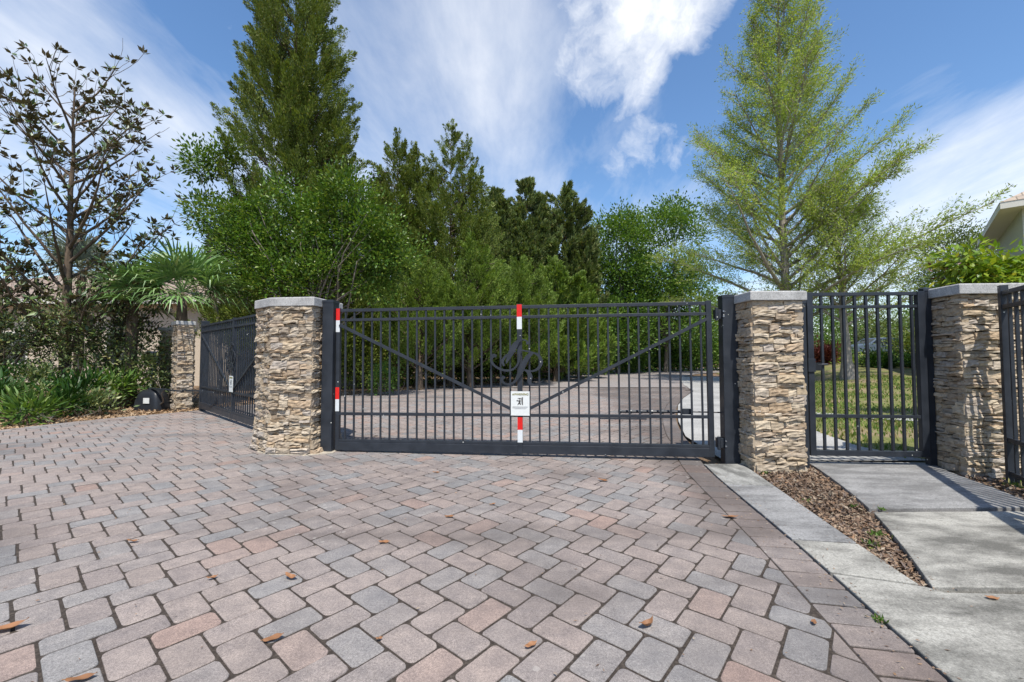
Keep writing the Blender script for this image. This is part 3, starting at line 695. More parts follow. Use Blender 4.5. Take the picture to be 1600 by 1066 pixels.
# exit gate, angled away on the left
e0=P(313,639,.05)[:2]; e1_=P(403,669.5,.05)[:2]; UE=unit(e1_-e0); angE=math.atan2(UE[1],UE[0]); pe=np.array([*e0,0])
ve=lambda x,y: V(x,y,pe,UE)[2]
eg,xe=gate(e0,angE,5.0,0,ve(360,501),ve(360,511.5),ve(360,612.8),ve(360,641.5),ve(360,653),40,20,.021,'dark metal exit gate standing at an angle left of the chamfered pier','vehicle gates',tape=False)
NE=np.array([-UE[1],UE[0]])
square_post('gate_post',e0-UE*.17,UE,.14,.14,gz(308,504,e0[1])+.03,'dark metal post between the small far pier and the exit gate','exit gate posts',0)
ce=e0+UE*xe-NE*.04
sign((ce[0],ce[1],ve(362,612)),angE,.232,.30,'white warning sign on the angled exit gate, edge turned to the street')
sp=e0+UE*4.55
# operator box with its arm
ob=P(238,637.5); root=empty('gate_operator',(ob[0],ob[1],-.04),rad(-4),'domed black plastic gate operator box with white label in the leaf litter','gate operator')
m=MB(); prof=[(0,1.0,1.0),(.06,1.0,1.0),(.22,.93,.9),(.36,.80,.76),(.43,.68,.62),(.47,.52,.45),(.485,.30,.25)]
ks_=28; ring=[]
for z,sx,sy in prof:
    for q in range(ks_):
        a=2*math.pi*q/ks_; cx=abs(math.cos(a))**.55*math.copysign(1,math.cos(a)); cy=abs(math.sin(a))**.55*math.copysign(1,math.sin(a))
        rib=1+.02*math.cos(6*a)*(1 if .05<z<.45 else 0)
        ring.append((.36*sx*cx*rib,.24*sy*cy*rib,z))
f=[[r*ks_+q,r*ks_+(q+1)%ks_,(r+1)*ks_+(q+1)%ks_,(r+1)*ks_+q] for r in range(len(prof)-1) for q in range(ks_)]+[[(len(prof)-1)*ks_+q for q in range(ks_)]]
m.add(ring,f); m.build('cover',PLASTIC,root,smooth=True)
m=MB(); m.box((-.42,-.30,-.02),(.42,.30,.02)); m.build('base_plate',PLASTIC,root)
m=MB(); m.box((-.005,-.242,.17),(.145,-.232,.30)); m.build('label_plate',SIGNW,root)
m=MB(); m.tube([(.0,-.05,.47),(.0,-.05,.53)],.05,12); m.build('drive_hub',METAL,root)
tgt=e0+UE*1.5-NE*.06; loc=np.array([tgt[0]-ob[0],tgt[1]-ob[1]]); ca,sa=math.cos(rad(4)),math.sin(rad(4)); loc=np.array([loc[0]*ca-loc[1]*sa,loc[0]*sa+loc[1]*ca])
midp=np.array([1.0,-.55])*.0+loc*.55+np.array([.05,-.10])
m=MB(); m.bar((0,-.05,.52),(midp[0],midp[1],.52),.05,.025); m.bar((midp[0],midp[1],.55),(loc[0],loc[1],.55),.045,.022); m.build('arm',METAL,root)

# pedestrian gate
pl=P(1265,722)[:2]; pl=pl*4.93/pl[1]; prr=P(1451,722)[:2]; prr=prr*4.84/prr[1]
UP=unit(prr-pl); LP=np.linalg.norm(prr-pl); pp=np.array([*pl,0]); vp=lambda x,y: V(x,y,pp,UP)[2]
ang=math.atan2(UP[1],UP[0])
pgz=[vp(1350,459.5),vp(1350,479.5),vp(1350,650.5),vp(1350,704),vp(1350,712.5)]
root=empty('pedestrian_gate',(pl[0],pl[1],0),ang,'narrow dark metal pedestrian gate with a lock box and lever, standing between two piers','gate')
def bx(name,a,b,par,mt=METAL,bev=.002): m=MB(); m.box(a,b); return m.build(name,mt,par,bevel=bev)
zt_,z2_,zm_,zb_,z0_=pgz
sl=bx('stile',(0,-.03,z0_-.002),(.065,.03,zt_+.02),root,bev=.004); sr=bx('stile',(LP-.075,-.03,z0_-.002),(LP,.03,zt_+.02),root,bev=.004)
bx('top_rail',(.065,-.02,zt_-.02),(LP-.075,.02,zt_+.018),root); bx('upper_rail',(.065,-.02,z2_-.016),(LP-.075,.02,z2_+.016),root); bx('middle_rail',(.065,-.02,zm_-.018),(LP-.075,.02,zm_+.018),root); bx('bottom_rail',(.065,-.028,z0_),(LP-.075,.028,zb_),root,bev=.004)
sp=(LP-.105)/9.55
for i in range(1,10): bx('picket',(.048+sp*i-.0125,-.0125,zb_-.001),(.048+sp*i+.0125,.0125,zt_-.019),root,bev=0)
lz=vp(1268,571)
lk=bx('lock_box',(-.012,-.045,lz-.075),(.07,.045,lz+.075),root,bev=.004)
m=MB(); m.tube([(.07,-.0,lz),(.10,-.0,lz)],.03,12); m.tube([(.10,-.02,lz+.005),(.21,-.025,lz+.012)],[.017,.011],8); m.build('lever',METAL,lk); m=MB(); m.box((.07,-.035,lz-.06),(.14,.04,lz+.03)); m.build('keypad',PLASTIC,lk)
lp=np.array([3.255,4.80]); square_post('gate_post',lp,UP,.06,.06,gz(1254,470,4.8),'slim dark metal latch post on the right side of the sunny square pier','pedestrian gate posts',cat='post')
hp_=prr+UP*.012; square_post('gate_post',hp_,UP,.085,.06,vp(1452,455)+.03,'slim dark metal hinge post on the shaded left face of the right pier','pedestrian gate posts',cat='post')

# fence running toward the viewer at right
f0=np.array([4.99,4.33]); fd=unit(np.array([-.49,-.872])); FLn=4.3; fa=math.atan2(fd[1],fd[0])
root=empty('fence',(f0[0],f0[1],0),fa,'dark metal picket fence starting at the shaded pier by the right edge','fence')
for x in (0,2.1,FLn-.05): bx('post',(x,-.03,-.05),(x+.06,.03,1.95),root)
for z in (1.87,1.73,.40,.07): bx('rail',(.06,-.024,z-.02),(FLn-.05,.024,z+.02),root)
for i in range(int((FLn-.2)/.118)):
    x=.06+.118*(i+.75)
    if abs(x-2.13)<.05: continue
    bx('picket',(x-.0125,-.0125,.0),(x+.0125,.0125,1.852),root,bev=0)

# ------------------------------------------------------------------ plants
R=np.random.default_rng(23)
def tube_branch(mb,p,d,Ln,r0,r1,bend=.15,up=0.,k=5,seg=5):
    pts=[np.array(p,float)]; d=np.array(d,float); d/=np.linalg.norm(d)
    for i in range(seg):
        d=d+R.normal(0,bend,3)/seg*1.6+np.array([0,0,up])/seg; d/=np.linalg.norm(d); pts.append(pts[-1]+d*Ln/seg)
    mb.tube(pts,np.linspace(r0,r1,seg+1),k,cap=False); return np.array(pts)
def cedar(base,prof,label,mt,n_pl=420,n_sp=80,spires=(),lean=(0,0),group='cedar trees behind the gate',zmin=1.6,Ls=(.06,.125),name='cedar_tree',cat='tree',trunk_r=.17,dens=1):
    base=np.array([base[0],base[1],-.05]); root=empty(name,base,0,label,cat,group)
    prof=np.array(prof,float); Ht=prof[-1,0]
    tr=MB(); zz=np.linspace(0,Ht*.96,9); tr.tube(np.c_[lean[0]*zz/Ht,lean[1]*zz/Ht,zz],np.linspace(trunk_r,.008,9)*np.r_[1,.9,.8,.7,.6,.5,.45,.4,1],8,cap=False)
    cr=MB()
    axes=[(0,0,prof)]+[(sx,sy,np.array(pf,float)) for sx,sy,pf in spires]
    tot=sum(np.trapz(a[2][:,1]+.35,a[2][:,0]) for a in axes)
    pos=[];dr=[];LL=[]
    for sx,sy,pf in axes:
        npl=int(1.25*n_pl*np.trapz(pf[:,1]+.35,pf[:,0])/tot)
        zs=np.linspace(max(zmin,pf[0,0]),pf[-1,0],200); w=np.interp(zs,pf[:,0],pf[:,1])+.3; w/=w.sum()
        z=R.choice(zs,npl,p=w)+R.normal(0,.1,npl); r=np.interp(z,pf[:,0],pf[:,1]); ph=R.uniform(0,2*np.pi,npl)
        lob=1+.16*np.sin(3*ph+z*.9)+.10*np.sin(5*ph-z*1.7)
        q=r*lob*np.sqrt(R.uniform(.12,1,npl)); 
        c=np.c_[sx+lean[0]*z/Ht+q*np.cos(ph),sy+lean[1]*z/Ht+q*np.sin(ph),z]
        rel=(q/(r+.01))[:,None]
        ax=unit(np.c_[np.cos(ph),np.sin(ph),np.zeros(npl)]*rel*.75+np.array([0,0,.85])+R.normal(0,.22,(npl,3)))
        sz=R.uniform(.45,1.15,npl)*np.clip(.45+r/3,.45,1.0)
        for i in range(npl):
            m=int(3.6*n_sp*dens*sz[i]**1.4); t=R.uniform(0,1,m)**.8; wid=sz[i]*.34*(1-t)**.7*(t+.25)**.4*1.2
            rd=R.normal(size=(m,3)); pos.append(c[i]+ax[i]*(t*sz[i]*1.12-.35*sz[i])[:,None]+rd*wid[:,None]*.42)
            dr.append(ax[i]+unit(rd)*.55+R.normal(0,.15,(m,3)))
            LL.append(np.full(m,R.uniform(*Ls)))
            if R.random()<.3:
                st=np.array([sx*.6+lean[0]*z[i]/Ht,sy*.6+lean[1]*z[i]/Ht,max(.5,z[i]-q[i]*.8)]); tr.tube([st,(st+c[i])/2+[0,0,-.05],c[i]],[.03,.022,.01],4,cap=False)
    pos=np.concatenate(pos); dr=np.concatenate(dr); LL=np.concatenate(LL)*R.uniform(.6,1.3,len(pos))
    blades(cr,pos,dr,LL,LL*.33)
    tr.build('trunk',BARKB,root,smooth=True); cr.build('crown',mt,root); return root
def broad(base,blobs,label,mt,name='broadleaf_tree',cat='tree',group=None,n_cl=120,n_lf=70,Lf=(.07,.13),ratio=.45,trunk=.12,bark=BARKG,stems=1,cl=.34,droop=0.,fill_=.45,th=None,stemtop=.7,forks=True,axis_up=.25):
    base=np.array([base[0],base[1],base[2] if len(base)>2 else -.05]); root=empty(name,base,0,label,cat,group)
    tr=MB(); cr=MB(); blobs=[(np.array(c,float)-base,np.array(r,float)) for c,r in blobs]
    vol=np.array([np.prod(r)**(2/3) for c,r in blobs]); vol/=vol.sum()
    mc=sum(c*v for (c,r),v in zip(blobs,vol)); starts=[]
    for s in range(stems):
        a=R.uniform(0,6.28); o=np.array([math.cos(a),math.sin(a),0])*(.12*s); top=mc*np.array([1,1,stemtop])+o*2.5
        pts=np.array([o,o*1.2+top*.35+R.normal(0,.06,3),top]); tr.tube(np.array([pts[0],(pts[0]+pts[1])/2,pts[1],(pts[1]+pts[2])/2+R.normal(0,.05,3),pts[2]]),np.linspace(trunk,trunk*.45,5),7,cap=False); starts.append(pts)
    pos=[];dr=[]
    for (c,r),v in zip(blobs,vol):
        nc=max(3,int(n_cl*v)); d=unit(R.normal(size=(nc,3))); rr=R.uniform(fill_,1,nc)**.5
        lob=1+.17*np.sin(4*d[:,0]*3+d[:,2]*5)+R.normal(0,.15,nc)
        cc=c+d*r*(rr*lob)[:,None]
        for k in range(nc):
            cs=R.uniform(.55,1.5); m=int(1.25*n_lf*cs**1.8); q=R.normal(size=(m,3))*cl*.46*cs*np.array([1,1,.8])
            pos.append(cc[k]+q); dr.append(unit(q)*.8+unit(cc[k]-c)*.5+np.array([0,0,axis_up-droop])+R.normal(0,.35,(m,3)))
            if forks and R.random()<.22:
                s0=starts[k%stems]; a=s0[1]+(s0[2]-s0[1])*R.uniform(0,1); dd=np.linalg.norm(cc[k]-a); tr.tube([a,a+(cc[k]-a)*.3+R.normal(0,.07,3)*dd,a+(cc[k]-a)*.65+R.normal(0,.06,3)*dd,cc[k]],[trunk*.3,trunk*.2,trunk*.13,trunk*.05],4,cap=False)
    pos=np.concatenate(pos); dr=np.concatenate(dr); n=len(pos)
    ok=pos[:,2]>.04; pos,dr=pos[ok],dr[ok]; n=len(pos); Ll=R.uniform(*Lf,n)
    nr=np.c_[R.normal(0,.6,(n,2)),np.ones(n)]
    blades(cr,pos,dr,Ll,Ll*ratio,nr,.08)
    tr.build('trunk' if cat=='tree' else 'stems',bark,root,smooth=True); cr.build('crown' if cat=='tree' else 'foliage',mt,root); return root
def px(x,y,Y): return Q(x,y,Y)
def blob(x,y,Y,rx,ry,rz=None): # centre pixel, distance, radii in photo pixels
    s=Y/F; return (Q(x,y,Y),(rx*s,(rz if rz else (rx+ry)/2)*s,ry*s))
def bx_(x,Y): return np.array([Q(x,560,Y)[0],Y])

# tall cedar whose tip leaves the frame
Y=17.; b=bx_(466,Y)
cedar(b,[(1.2,2.2),(4,2.9),(6.5,2.6),(9,2.1),(11.5,2.0),(13.5,1.85),(15.5,1.5),(17.3,1.1),(19.4,.1)],'tallest cedar, its olive crown leaving the top of the picture at left',CEDARL,1600,110,spires=[(-2.3,.2,[(2,1.6),(5,1.4),(6.6,.9),(7.8,.15)]),(1.6,-.2,[(3,1.5),(6,1.2),(9.5,.7),(11,.15)]),(-.75,-.3,[(9,.9),(12,.9),(15,.6),(17.4,.1)]),(.7,-.2,[(8,.9),(11,.9),(14,.6),(15.6,.1)])],lean=(-.4,0),trunk_r=.26)
# pair of pointed cedars
Y=19.; b=bx_(618,Y)
cedar(b,[(1.0,1.9),(4,1.7),(6.5,1.35),(8.5,1.05),(10.2,.55),(11.2,.08)],'pointed dark cedar standing next to the tallest one, with a small twin tip',CEDARL,760,100,spires=[(.75,.1,[(6,.8),(9,.5),(10.8,.05)]),(-.7,-.1,[(5,.9),(8,.6),(9.6,.08)])])
b=bx_(703,Y)
cedar(b,[(1.0,1.9),(4,1.9),(6.5,1.6),(8.7,1.0),(10.5,.45),(11.8,.06)],'ragged cedar with the sharpest tip, left of the monogram',CEDARL,760,100,spires=[(.75,.1,[(6,.9),(9.5,.5),(11,.06)]),(1.3,0,[(4,1.0),(7,.7),(9.4,.06)]),(-.9,.1,[(5,1.),(8.5,.6),(10.4,.06)])])
# low bright cedars in front
Y=16.2
for x,top,r,lab in ((655,400,1.5,'low bright cedar in front of the pointed pair'),(735,372,1.7,'bushy yellow green cedar right above the middle of the main gate'),(812,400,1.5,'short feathery cedar just right of the gate monogram'),(590,430,1.2,'short dark cedar at the edge of the leafy bright tree')):
    b=bx_(x,Y); h=Q(x,top,Y)[2]; cedar(b,[(1.0,r*.6),(h*.45,r),(h*.7,r*.75),(h*.9,r*.35),(h,.05)],lab,CEDARB,300,90,zmin=1.1,spires=[(r*.6,.2,[(2,r*.5),(h*.6,r*.4),(h*.85,.05)])])
    Y+=1.1
# farther cedars, sparse tops
Y=27.
for x,top,r,lab,sp_ in ((775,298,1.6,'narrow far cedar tip rising behind the middle of the gate',()),(822,281,1.9,'thin topped far cedar with two tips',[(1.0,0,[(5,1.1),(9,.7),(11.9,.06)])]),(884,286,2.3,'round shouldered far cedar with a bare lower trunk',[(-1.2,.2,[(5,1.2),(8,.9),(10.6,.1)]),(1.1,0,[(5,1.4),(8,1.0),(10,.2)])])):
    b=bx_(x,Y); h=Q(x,top,Y)[2]; cedar(b,[(1.5,r*.7),(h*.35,r*.8),(h*.65,r*.85),(h*.85,r*.5),(h,.08)],lab,CEDARG,560,85,spires=sp_,Ls=(.16,.3)); Y+=1.2
for x,top,r,Y,lab in ((868,410,1.7,22.,'low yellow green cedar left of the leafy far trees'),(905,430,1.5,25.,'small bright cedar beside the bend of the road'),(770,415,1.6,22.,'short cedar filling the gap behind the gate monogram')):
    b=bx_(x,Y); h=Q(x,top,Y)[2]; cedar(b,[(.4,r),(h*.45,r),(h*.75,r*.6),(h,.05)],lab,CEDARB,220,80,zmin=.6,Ls=(.15,.28))
# bright leafy tree over the left pier
Y=12.6; b=bx_(505,Y)
broad((b[0],b[1],-.05),[blob(385,392,Y,48,40),blob(370,345,Y,26,24),blob(432,330,Y,48,36),blob(470,385,Y,60,48),blob(508,322,Y,34,30),blob(548,298,Y,32,30),blob(560,360,Y,48,42),blob(602,372,Y,34,38),blob(575,425,Y,52,34),blob(495,440,Y,70,34),blob(410,440,Y,52,30),blob(630,405,Y,16,20)],'leafy bright green tree spreading over the chamfered pier',BROADL,n_cl=330,n_lf=80,Lf=(.075,.14),ratio=.5,trunk=.13,cl=.40)
Y=15.; b=bx_(345,Y)
broad((b[0],b[1],-.05),[blob(322,258,Y,34,26),blob(350,240,Y,22,20),blob(330,330,Y,26,30)],'slender tree poking one leafy spray out left of the tallest cedar',BROADL,n_cl=42,n_lf=60,Lf=(.12,.2),ratio=.42,trunk=.08,cl=.45)
# leafy far trees at the bend
Y=33.
for x,y,rx,ry,lab,mt in ((965,400,46,60,'airy green tree at the bend of the road, lower of the far pair',OAKL),(1040,385,62,66,'rounded far tree with the highest leafy top at the bend',OAKL)):
    b=bx_(x,Y); broad((b[0],b[1],-.05),[blob(x,y,Y,rx,ry),blob(x-20,y+60,Y,rx*.9,50),blob(x+25,y+70,Y,rx*.9,50),blob(x-5,y+118,Y-1,rx*1.1,40),blob(x+rx*.3,y-ry*.7,Y,rx*.4,ry*.4)],lab,mt,n_cl=300,n_lf=70,Lf=(.16,.30),ratio=.5,trunk=.2,cl=.9,group='leafy trees at the bend'); Y+=2
# understorey shrubs along the road
sh=[(560,542,17.8,52,55,'dark shrub in the shade under the leafy bright tree',CEDARL),(640,537,20.2,55,60,'shaded shrub under the pointed cedars',CEDARL),(715,542,22.1,50,55,'shaded shrub behind the gate braces',CEDARL),(790,525,22.5,48,50,'dark shrub behind the gate monogram',OAKL),(860,528,26.5,44,42,'shrub at the road edge right of the monogram',OAKL),
    (920,525,31,44,42,'light green shrub at the far road edge',OAKL),(975,530,36,40,38,'shrub under the airy far tree',OAKL),(1020,532,40,38,36,'low shrub at the far bend of the road',OAKL),(1075,522,40,42,44,'shrub at the far bend behind the hinge end of the gate',OAKL),(1130,520,42,45,45,'shrub hidden behind the sunny square pier',OAKL)]
for x,y,Y,rx,ry,lab,mt in sh:
    b=bx_(x,Y); broad((b[0],b[1],-.05),[blob(x,y,Y,rx,ry),blob(x,y+30,Y-.6,rx*.9,ry*.6)],lab,mt,name='shrub',cat='shrub',group='shrubs along the road',n_cl=90,n_lf=70,Lf=(.10*Y/20,.19*Y/20),ratio=.45,trunk=.05,stems=3,cl=.032*Y,fill_=.3)
Y=13.9; b=bx_(603,Y)
broad((b[0],b[1],-.05),[blob(603,592,Y,20,16),blob(598,575,Y,11,10)],'small pale leaved shrub at the road edge behind the main gate',OAKL,name='shrub',cat='shrub',n_cl=26,n_lf=34,Lf=(.06,.11),ratio=.5,trunk=.02,stems=3,cl=.2)

# bald cypress: bare ascending limbs with feathery new leaf
def cypress(base,Ht,prof,label,n_pr,n_lf,lean=0.,name='cypress_tree',low=2.2,tr_r=.22,zb=0.):
    base=np.array([base[0],base[1],zb-.05]); root=empty(name,base,0,label,'tree')
    tr=MB(); cr=MB(); prof=np.array(prof,float)
    zz=np.linspace(0,Ht,12); wob=np.cumsum(R.normal(0,.03,(12,2)),0)
    tx=np.c_[wob[:,0]+lean*zz/Ht,wob[:,1],zz]; tr.tube(tx,tr_r*(1-zz/Ht*.93)*(1+.9*np.exp(-zz/.35)),9,cap=False)
    lp=[];ld=[]
    for i in range(n_pr):
        z=low+(Ht-low-.3)*(i/n_pr)**.92; ph=i*2.399+R.normal(0,.3); o=np.array([np.interp(z,zz,tx[:,0]),np.interp(z,zz,tx[:,1]),z]); el=.40+.80*(z/Ht)
        r=np.interp(z,prof[:,0],prof[:,1])
        for _ in range(4): r=.5*r+.5*np.interp(z+r*(el+.22),prof[:,0],prof[:,1])
        r*=R.uniform(.75,1.1)
        d=np.array([math.cos(ph),math.sin(ph),el])
        Lb=r*1.12; pts=tube_branch(tr,o,d,Lb,.018+.012*Lb,.006,.34,.42 if z>5 else .10,5,7)
        nsec=int(10+Lb*4.2)
        for s in range(nsec):
            t=R.uniform(.18,1); k=t*(len(pts)-1); k0=int(min(k,len(pts)-2)); q=pts[k0]+(pts[k0+1]-pts[k0])*(k-k0); bd=unit(pts[k0+1]-pts[k0])
            side=unit(np.cross(bd,[0,0,1]))*(1 if s%2 else -1); d2=unit(bd*.8+side*.75+R.normal(0,.25,3)+np.array([0,0,.18])); L2=(.45+.42*Lb*(1-t)+.3)*R.uniform(.6,1.1)
            p2=tube_branch(tr,q,d2,L2,.010,.003,.25,.05,3,4)
            m=int(1.15*n_lf*L2*(1.12-.45*z/Ht)); tt=R.uniform(.1,1.05,m)*(len(p2)-1); kk=np.minimum(tt.astype(int),len(p2)-2); base_=p2[kk]+(p2[kk+1]-p2[kk])*(tt-kk)[:,None]
            tw=unit(R.normal(size=(m,3))+d2*.5)
            lp.append(base_+tw*R.uniform(0,.2,m)[:,None]); ld.append(tw+d2*.5+R.normal(0,.3,(m,3))-np.array([0,0,.1]))
    lp=np.concatenate(lp); ld=np.concatenate(ld); n=len(lp); Ll=R.uniform(.07,.17,n)
    blades(cr,lp,ld,Ll,Ll*.26); tr.build('trunk',BARKP,root,smooth=True); cr.build('crown',CYPL,root); return root
Y=20.; b=bx_(1226,Y)
cypress(b,20.6,[(2,5.6),(5,6.1),(8,6.1),(10.5,5.9),(13,4.9),(15,3.8),(17.9,2.4),(20.5,.9),(23,.2)],'tall airy cypress with feathery spring leaves and pale limbs, right of the main gate',96,46,zb=float(rise(b[0],b[1])),low=2.6)
Y=18.5; b=bx_(1327,Y)
cypress(b,8.6,[(2,3.2),(4,3.4),(6,2.9),(8,1.8),(9.6,.3)],'smaller leaning cypress seen through the pedestrian gate',38,34,lean=-.5,zb=float(rise(b[0],b[1])),low=2.3,tr_r=.2)

# magnolia at left
def magnolia(base,Ht,label,n_pr=26,spread=1.0,leafy=1.0,name='magnolia_tree',tr_r=.13,low=1.0,Lf=(.13,.21),grow=.9):
    base=np.array([base[0],base[1],-.05]); root=empty(name,base,0,label,'tree'); tr=MB(); cr=MB()
    zz=np.linspace(0,Ht*.93,10); wob=np.cumsum(R.normal(0,.045,(10,2)),0); tx=np.c_[wob,zz]; tr.tube(tx,np.linspace(tr_r,.015,10),7,cap=False)
    tips=[]
    for i in range(n_pr):
        z=low+(Ht*.9-low)*(i/n_pr); ph=i*2.399+R.normal(0,.4); Lb=spread*(.5+1.9*(1-z/Ht)**.75)*R.uniform(.75,1.2)
        o=np.array([np.interp(z,zz,tx[:,0]),np.interp(z,zz,tx[:,1]),z]); p1=tube_branch(tr,o,(math.cos(ph),math.sin(ph),.55+.5*z/Ht),Lb,.012+.012*Lb,.007,.25,grow*.55,5,6)
        tips.append((p1[-1],p1[-1]-p1[-2],1))
        for s in range(int(4+Lb*3.0)):
            t=R.uniform(.25,.98); k=t*6; k0=int(min(k,5)); q=p1[k0]+(p1[k0+1]-p1[k0])*(k-k0); d2=unit(unit(p1[k0+1]-p1[k0])+R.normal(0,.6,3)+np.array([0,0,.25])); L2=R.uniform(.25,.8)*(.6+.5*spread)
            p2=tube_branch(tr,q,d2,L2,.008,.004,.3,.35,4,4); tips.append((p2[-1],p2[-1]-p2[-2],1)); 
            if R.random()<.6: tips.append((p2[2],p2[3]-p2[2],.6))
    pos=[];dr=[]
    for q,d,w in tips:
        z=q[2]/Ht; keep=leafy*np.clip(1.25-.8*z,.22,1.1)
        if R.random()>keep: continue
        m=int(R.integers(7,13)*w); d=unit(d); v=unit(R.normal(size=(m,3))); v=unit(v-d*(v@d)[:,None]*.6)
        pos.append(q+v*.02); dr.append(v*.9+d*.55+np.array([0,0,.05]))
    pos=np.concatenate(pos); dr=np.concatenate(dr); n=len(pos); Ll=R.uniform(*Lf,n); nr=np.c_[R.normal(0,.45,(n,2)),np.ones(n)]
    blades(cr,pos,dr,Ll,Ll*.42,nr,-.08); tr.build('trunk',BARKB,root,smooth=True); cr.build('crown',MAGL,root)
    return root
b=bx_(97,10.6); magnolia(b,gz(97,98,10.6),'gangly magnolia with rusty leaf undersides rising over the left hedge',36,1.5,1.5,low=1.2)
for x,Y,top,lab in ((18,10.2,405,'dense young magnolia at the left edge'),(190,11.3,440,'short magnolia between the tall magnolia and the fan palm')):
    b=bx_(x,Y); magnolia(b,gz(x,top,Y),lab,30,.75,1.2,low=.4,tr_r=.07,Lf=(.11,.18))
# loose hedge shrubs at left
hs=[(10,520,9.9,60,85,'tall loose dusty shrub at the left edge'),(70,530,10.4,55,70,'loose dusty shrub around the magnolia trunk'),(135,520,10.6,50,70,'twiggy dusty shrub in front of the beige house'),(195,530,10.9,42,60,'dusty shrub left of the palm trunk'),(236,580,10.9,20,36,'low shrub beside the shaded pier')]
for x,y,Y,rx,ry,lab in hs:
    b=bx_(x,Y); broad((b[0],b[1],-.05),[blob(x,y,Y,rx,ry),blob(x,y+25,Y,rx*.8,ry*.7)],lab,HEDGEL,name='shrub',cat='shrub',group='loose shrubs of the left hedge',n_cl=66,n_lf=26,Lf=(.06,.12),ratio=.42,trunk=.022,stems=6,cl=.34,fill_=.2)
lo_=[(-8,622,8.5,26,18,'deep green clump at the far left edge of the bed'),(34,618,8.8,24,17,'broad deep green clump in front of the dusty shrubs'),(44,641,8.05,20,10,'lowest green clump nearest the pavers'),(88,604,9.6,24,16,'shaded green clump below the magnolia'),(128,608,9.6,18,14,'green clump with upright pale shoots'),(146,628,9.3,15,9,'small green clump at the litter edge'),(182,604,10.3,22,13,'green clump left of the operator box'),(12,588,9.4,28,18,'tall green clump behind the front clumps'),(104,632,9.0,10,8,'tiny bright sprig in the leaf litter'),(64,590,9.6,22,14,'shaded clump below the dusty shrubs')]
for x,y,Y,rx,ry,lab in lo_:
    b=bx_(x,Y); qk=lo_.index((x,y,Y,rx,ry,lab)); broad((b[0],b[1],-.05),[blob(x,y,Y,rx,ry)],lab,(LOWL,LOWL,OAKL,HEDGEL)[(qk*3)%4],name='ground_plant',cat='plant',group='green clumps of the left bed',n_cl=22,n_lf=14,Lf=((.12,.30),(.07,.15))[qk%2],ratio=(.2,.42)[qk%2],trunk=.012,stems=4,cl=.26,fill_=.15,axis_up=.5)

# fan palms
def palm(base,crown,label,mt,nf=20,rf=.95,name='fan_palm',pet=.8):
    base=np.array([base[0],base[1],-.05]); root=empty(name,base,0,label,'palm'); c=np.array(crown)-base
    tr=MB(); pts=np.array([[0,0,0],c*[.5,.5,.45],c-[0,0,.1]]); tr.tube(np.array([pts[0],(pts[0]+pts[1])/2,pts[1],(pts[1]+pts[2])/2,pts[2]]),[.17,.13,.12,.13,.10],9)
    tr.build('trunk',BARKB,root,smooth=True)
    for i in range(nf):
        ph=i*2.399+R.normal(0,.2); el=1.35-1.6*(i/nf)+R.normal(0,.1)
        d=np.array([math.cos(ph)*math.cos(el),math.sin(ph)*math.cos(el),math.sin(el)])
        pl_=pet*R.uniform(.75,1.1); tip=c+d*pl_+np.array([0,0,-.10*pl_])
        m=MB(); m.tube([c,c+d*pl_*.5+[0,0,.03],tip],[.017,.013,.010],5,cap=False)
        s=unit(np.cross(d,[0,0,1.])); up=unit(np.cross(s,d)); k=34; r=rf*R.uniform(.8,1.1)
        a=np.linspace(-2.0,2.0,k)+R.normal(0,.02,k); ln=r*(1-.28*np.abs(a/1.9)**2)*R.uniform(.9,1.05,k)
        dirs=np.cos(a)[:,None]*d+np.sin(a)[:,None]*s+up*.10*np.cos(a*17)[:,None]
        p0=np.tile(tip,(k,1)); p1=tip+dirs*(ln*.5)[:,None]+up*.03; p2=tip+dirs*(ln*.82)[:,None]-np.array([0,0,.05])*(ln)[:,None]; p3=tip+dirs*ln[:,None]-np.array([0,0,1.])*(ln*R.uniform(.08,.36,k))[:,None]
        sd=unit(np.cross(dirs,up)); w=.027
        v=np.stack([p0+sd*.004,p0-sd*.004,p1+sd*w,p1-sd*w,p2+sd*w*.5,p2-sd*w*.5,p3],1).reshape(-1,3)
        o=np.arange(k)[:,None]*7; f4=np.concatenate([o+np.array([[0,2,3,1]]),o+np.array([[2,4,5,3]])]); m.add(v,f4)
        f3=(o+np.array([[4,6,5]])); m.l.append((f3+m.c-len(v)).ravel().astype(np.int32)); m.n.append(np.full(k,3,np.int32))
        m.build('frond',mt,root)
    return root
Y=11.0; cp_=Q(285,456,Y); palm((cp_[0]+.05,Y),cp_,'green fan palm leaning over the small far piers',PALMM,19,1.1,pet=.72)
Y=10.8; cp_=Q(208,472,10.9); palm((cp_[0],10.9),cp_,'smaller fan palm reaching left in front of the beige house',PALMM,12,.85,pet=.6)
Y=13.5; cp_=Q(128,425,Y); palm((cp_[0],Y),cp_,'silvery palm half hidden behind the tall magnolia',PALMG,16,1.0,pet=.6)

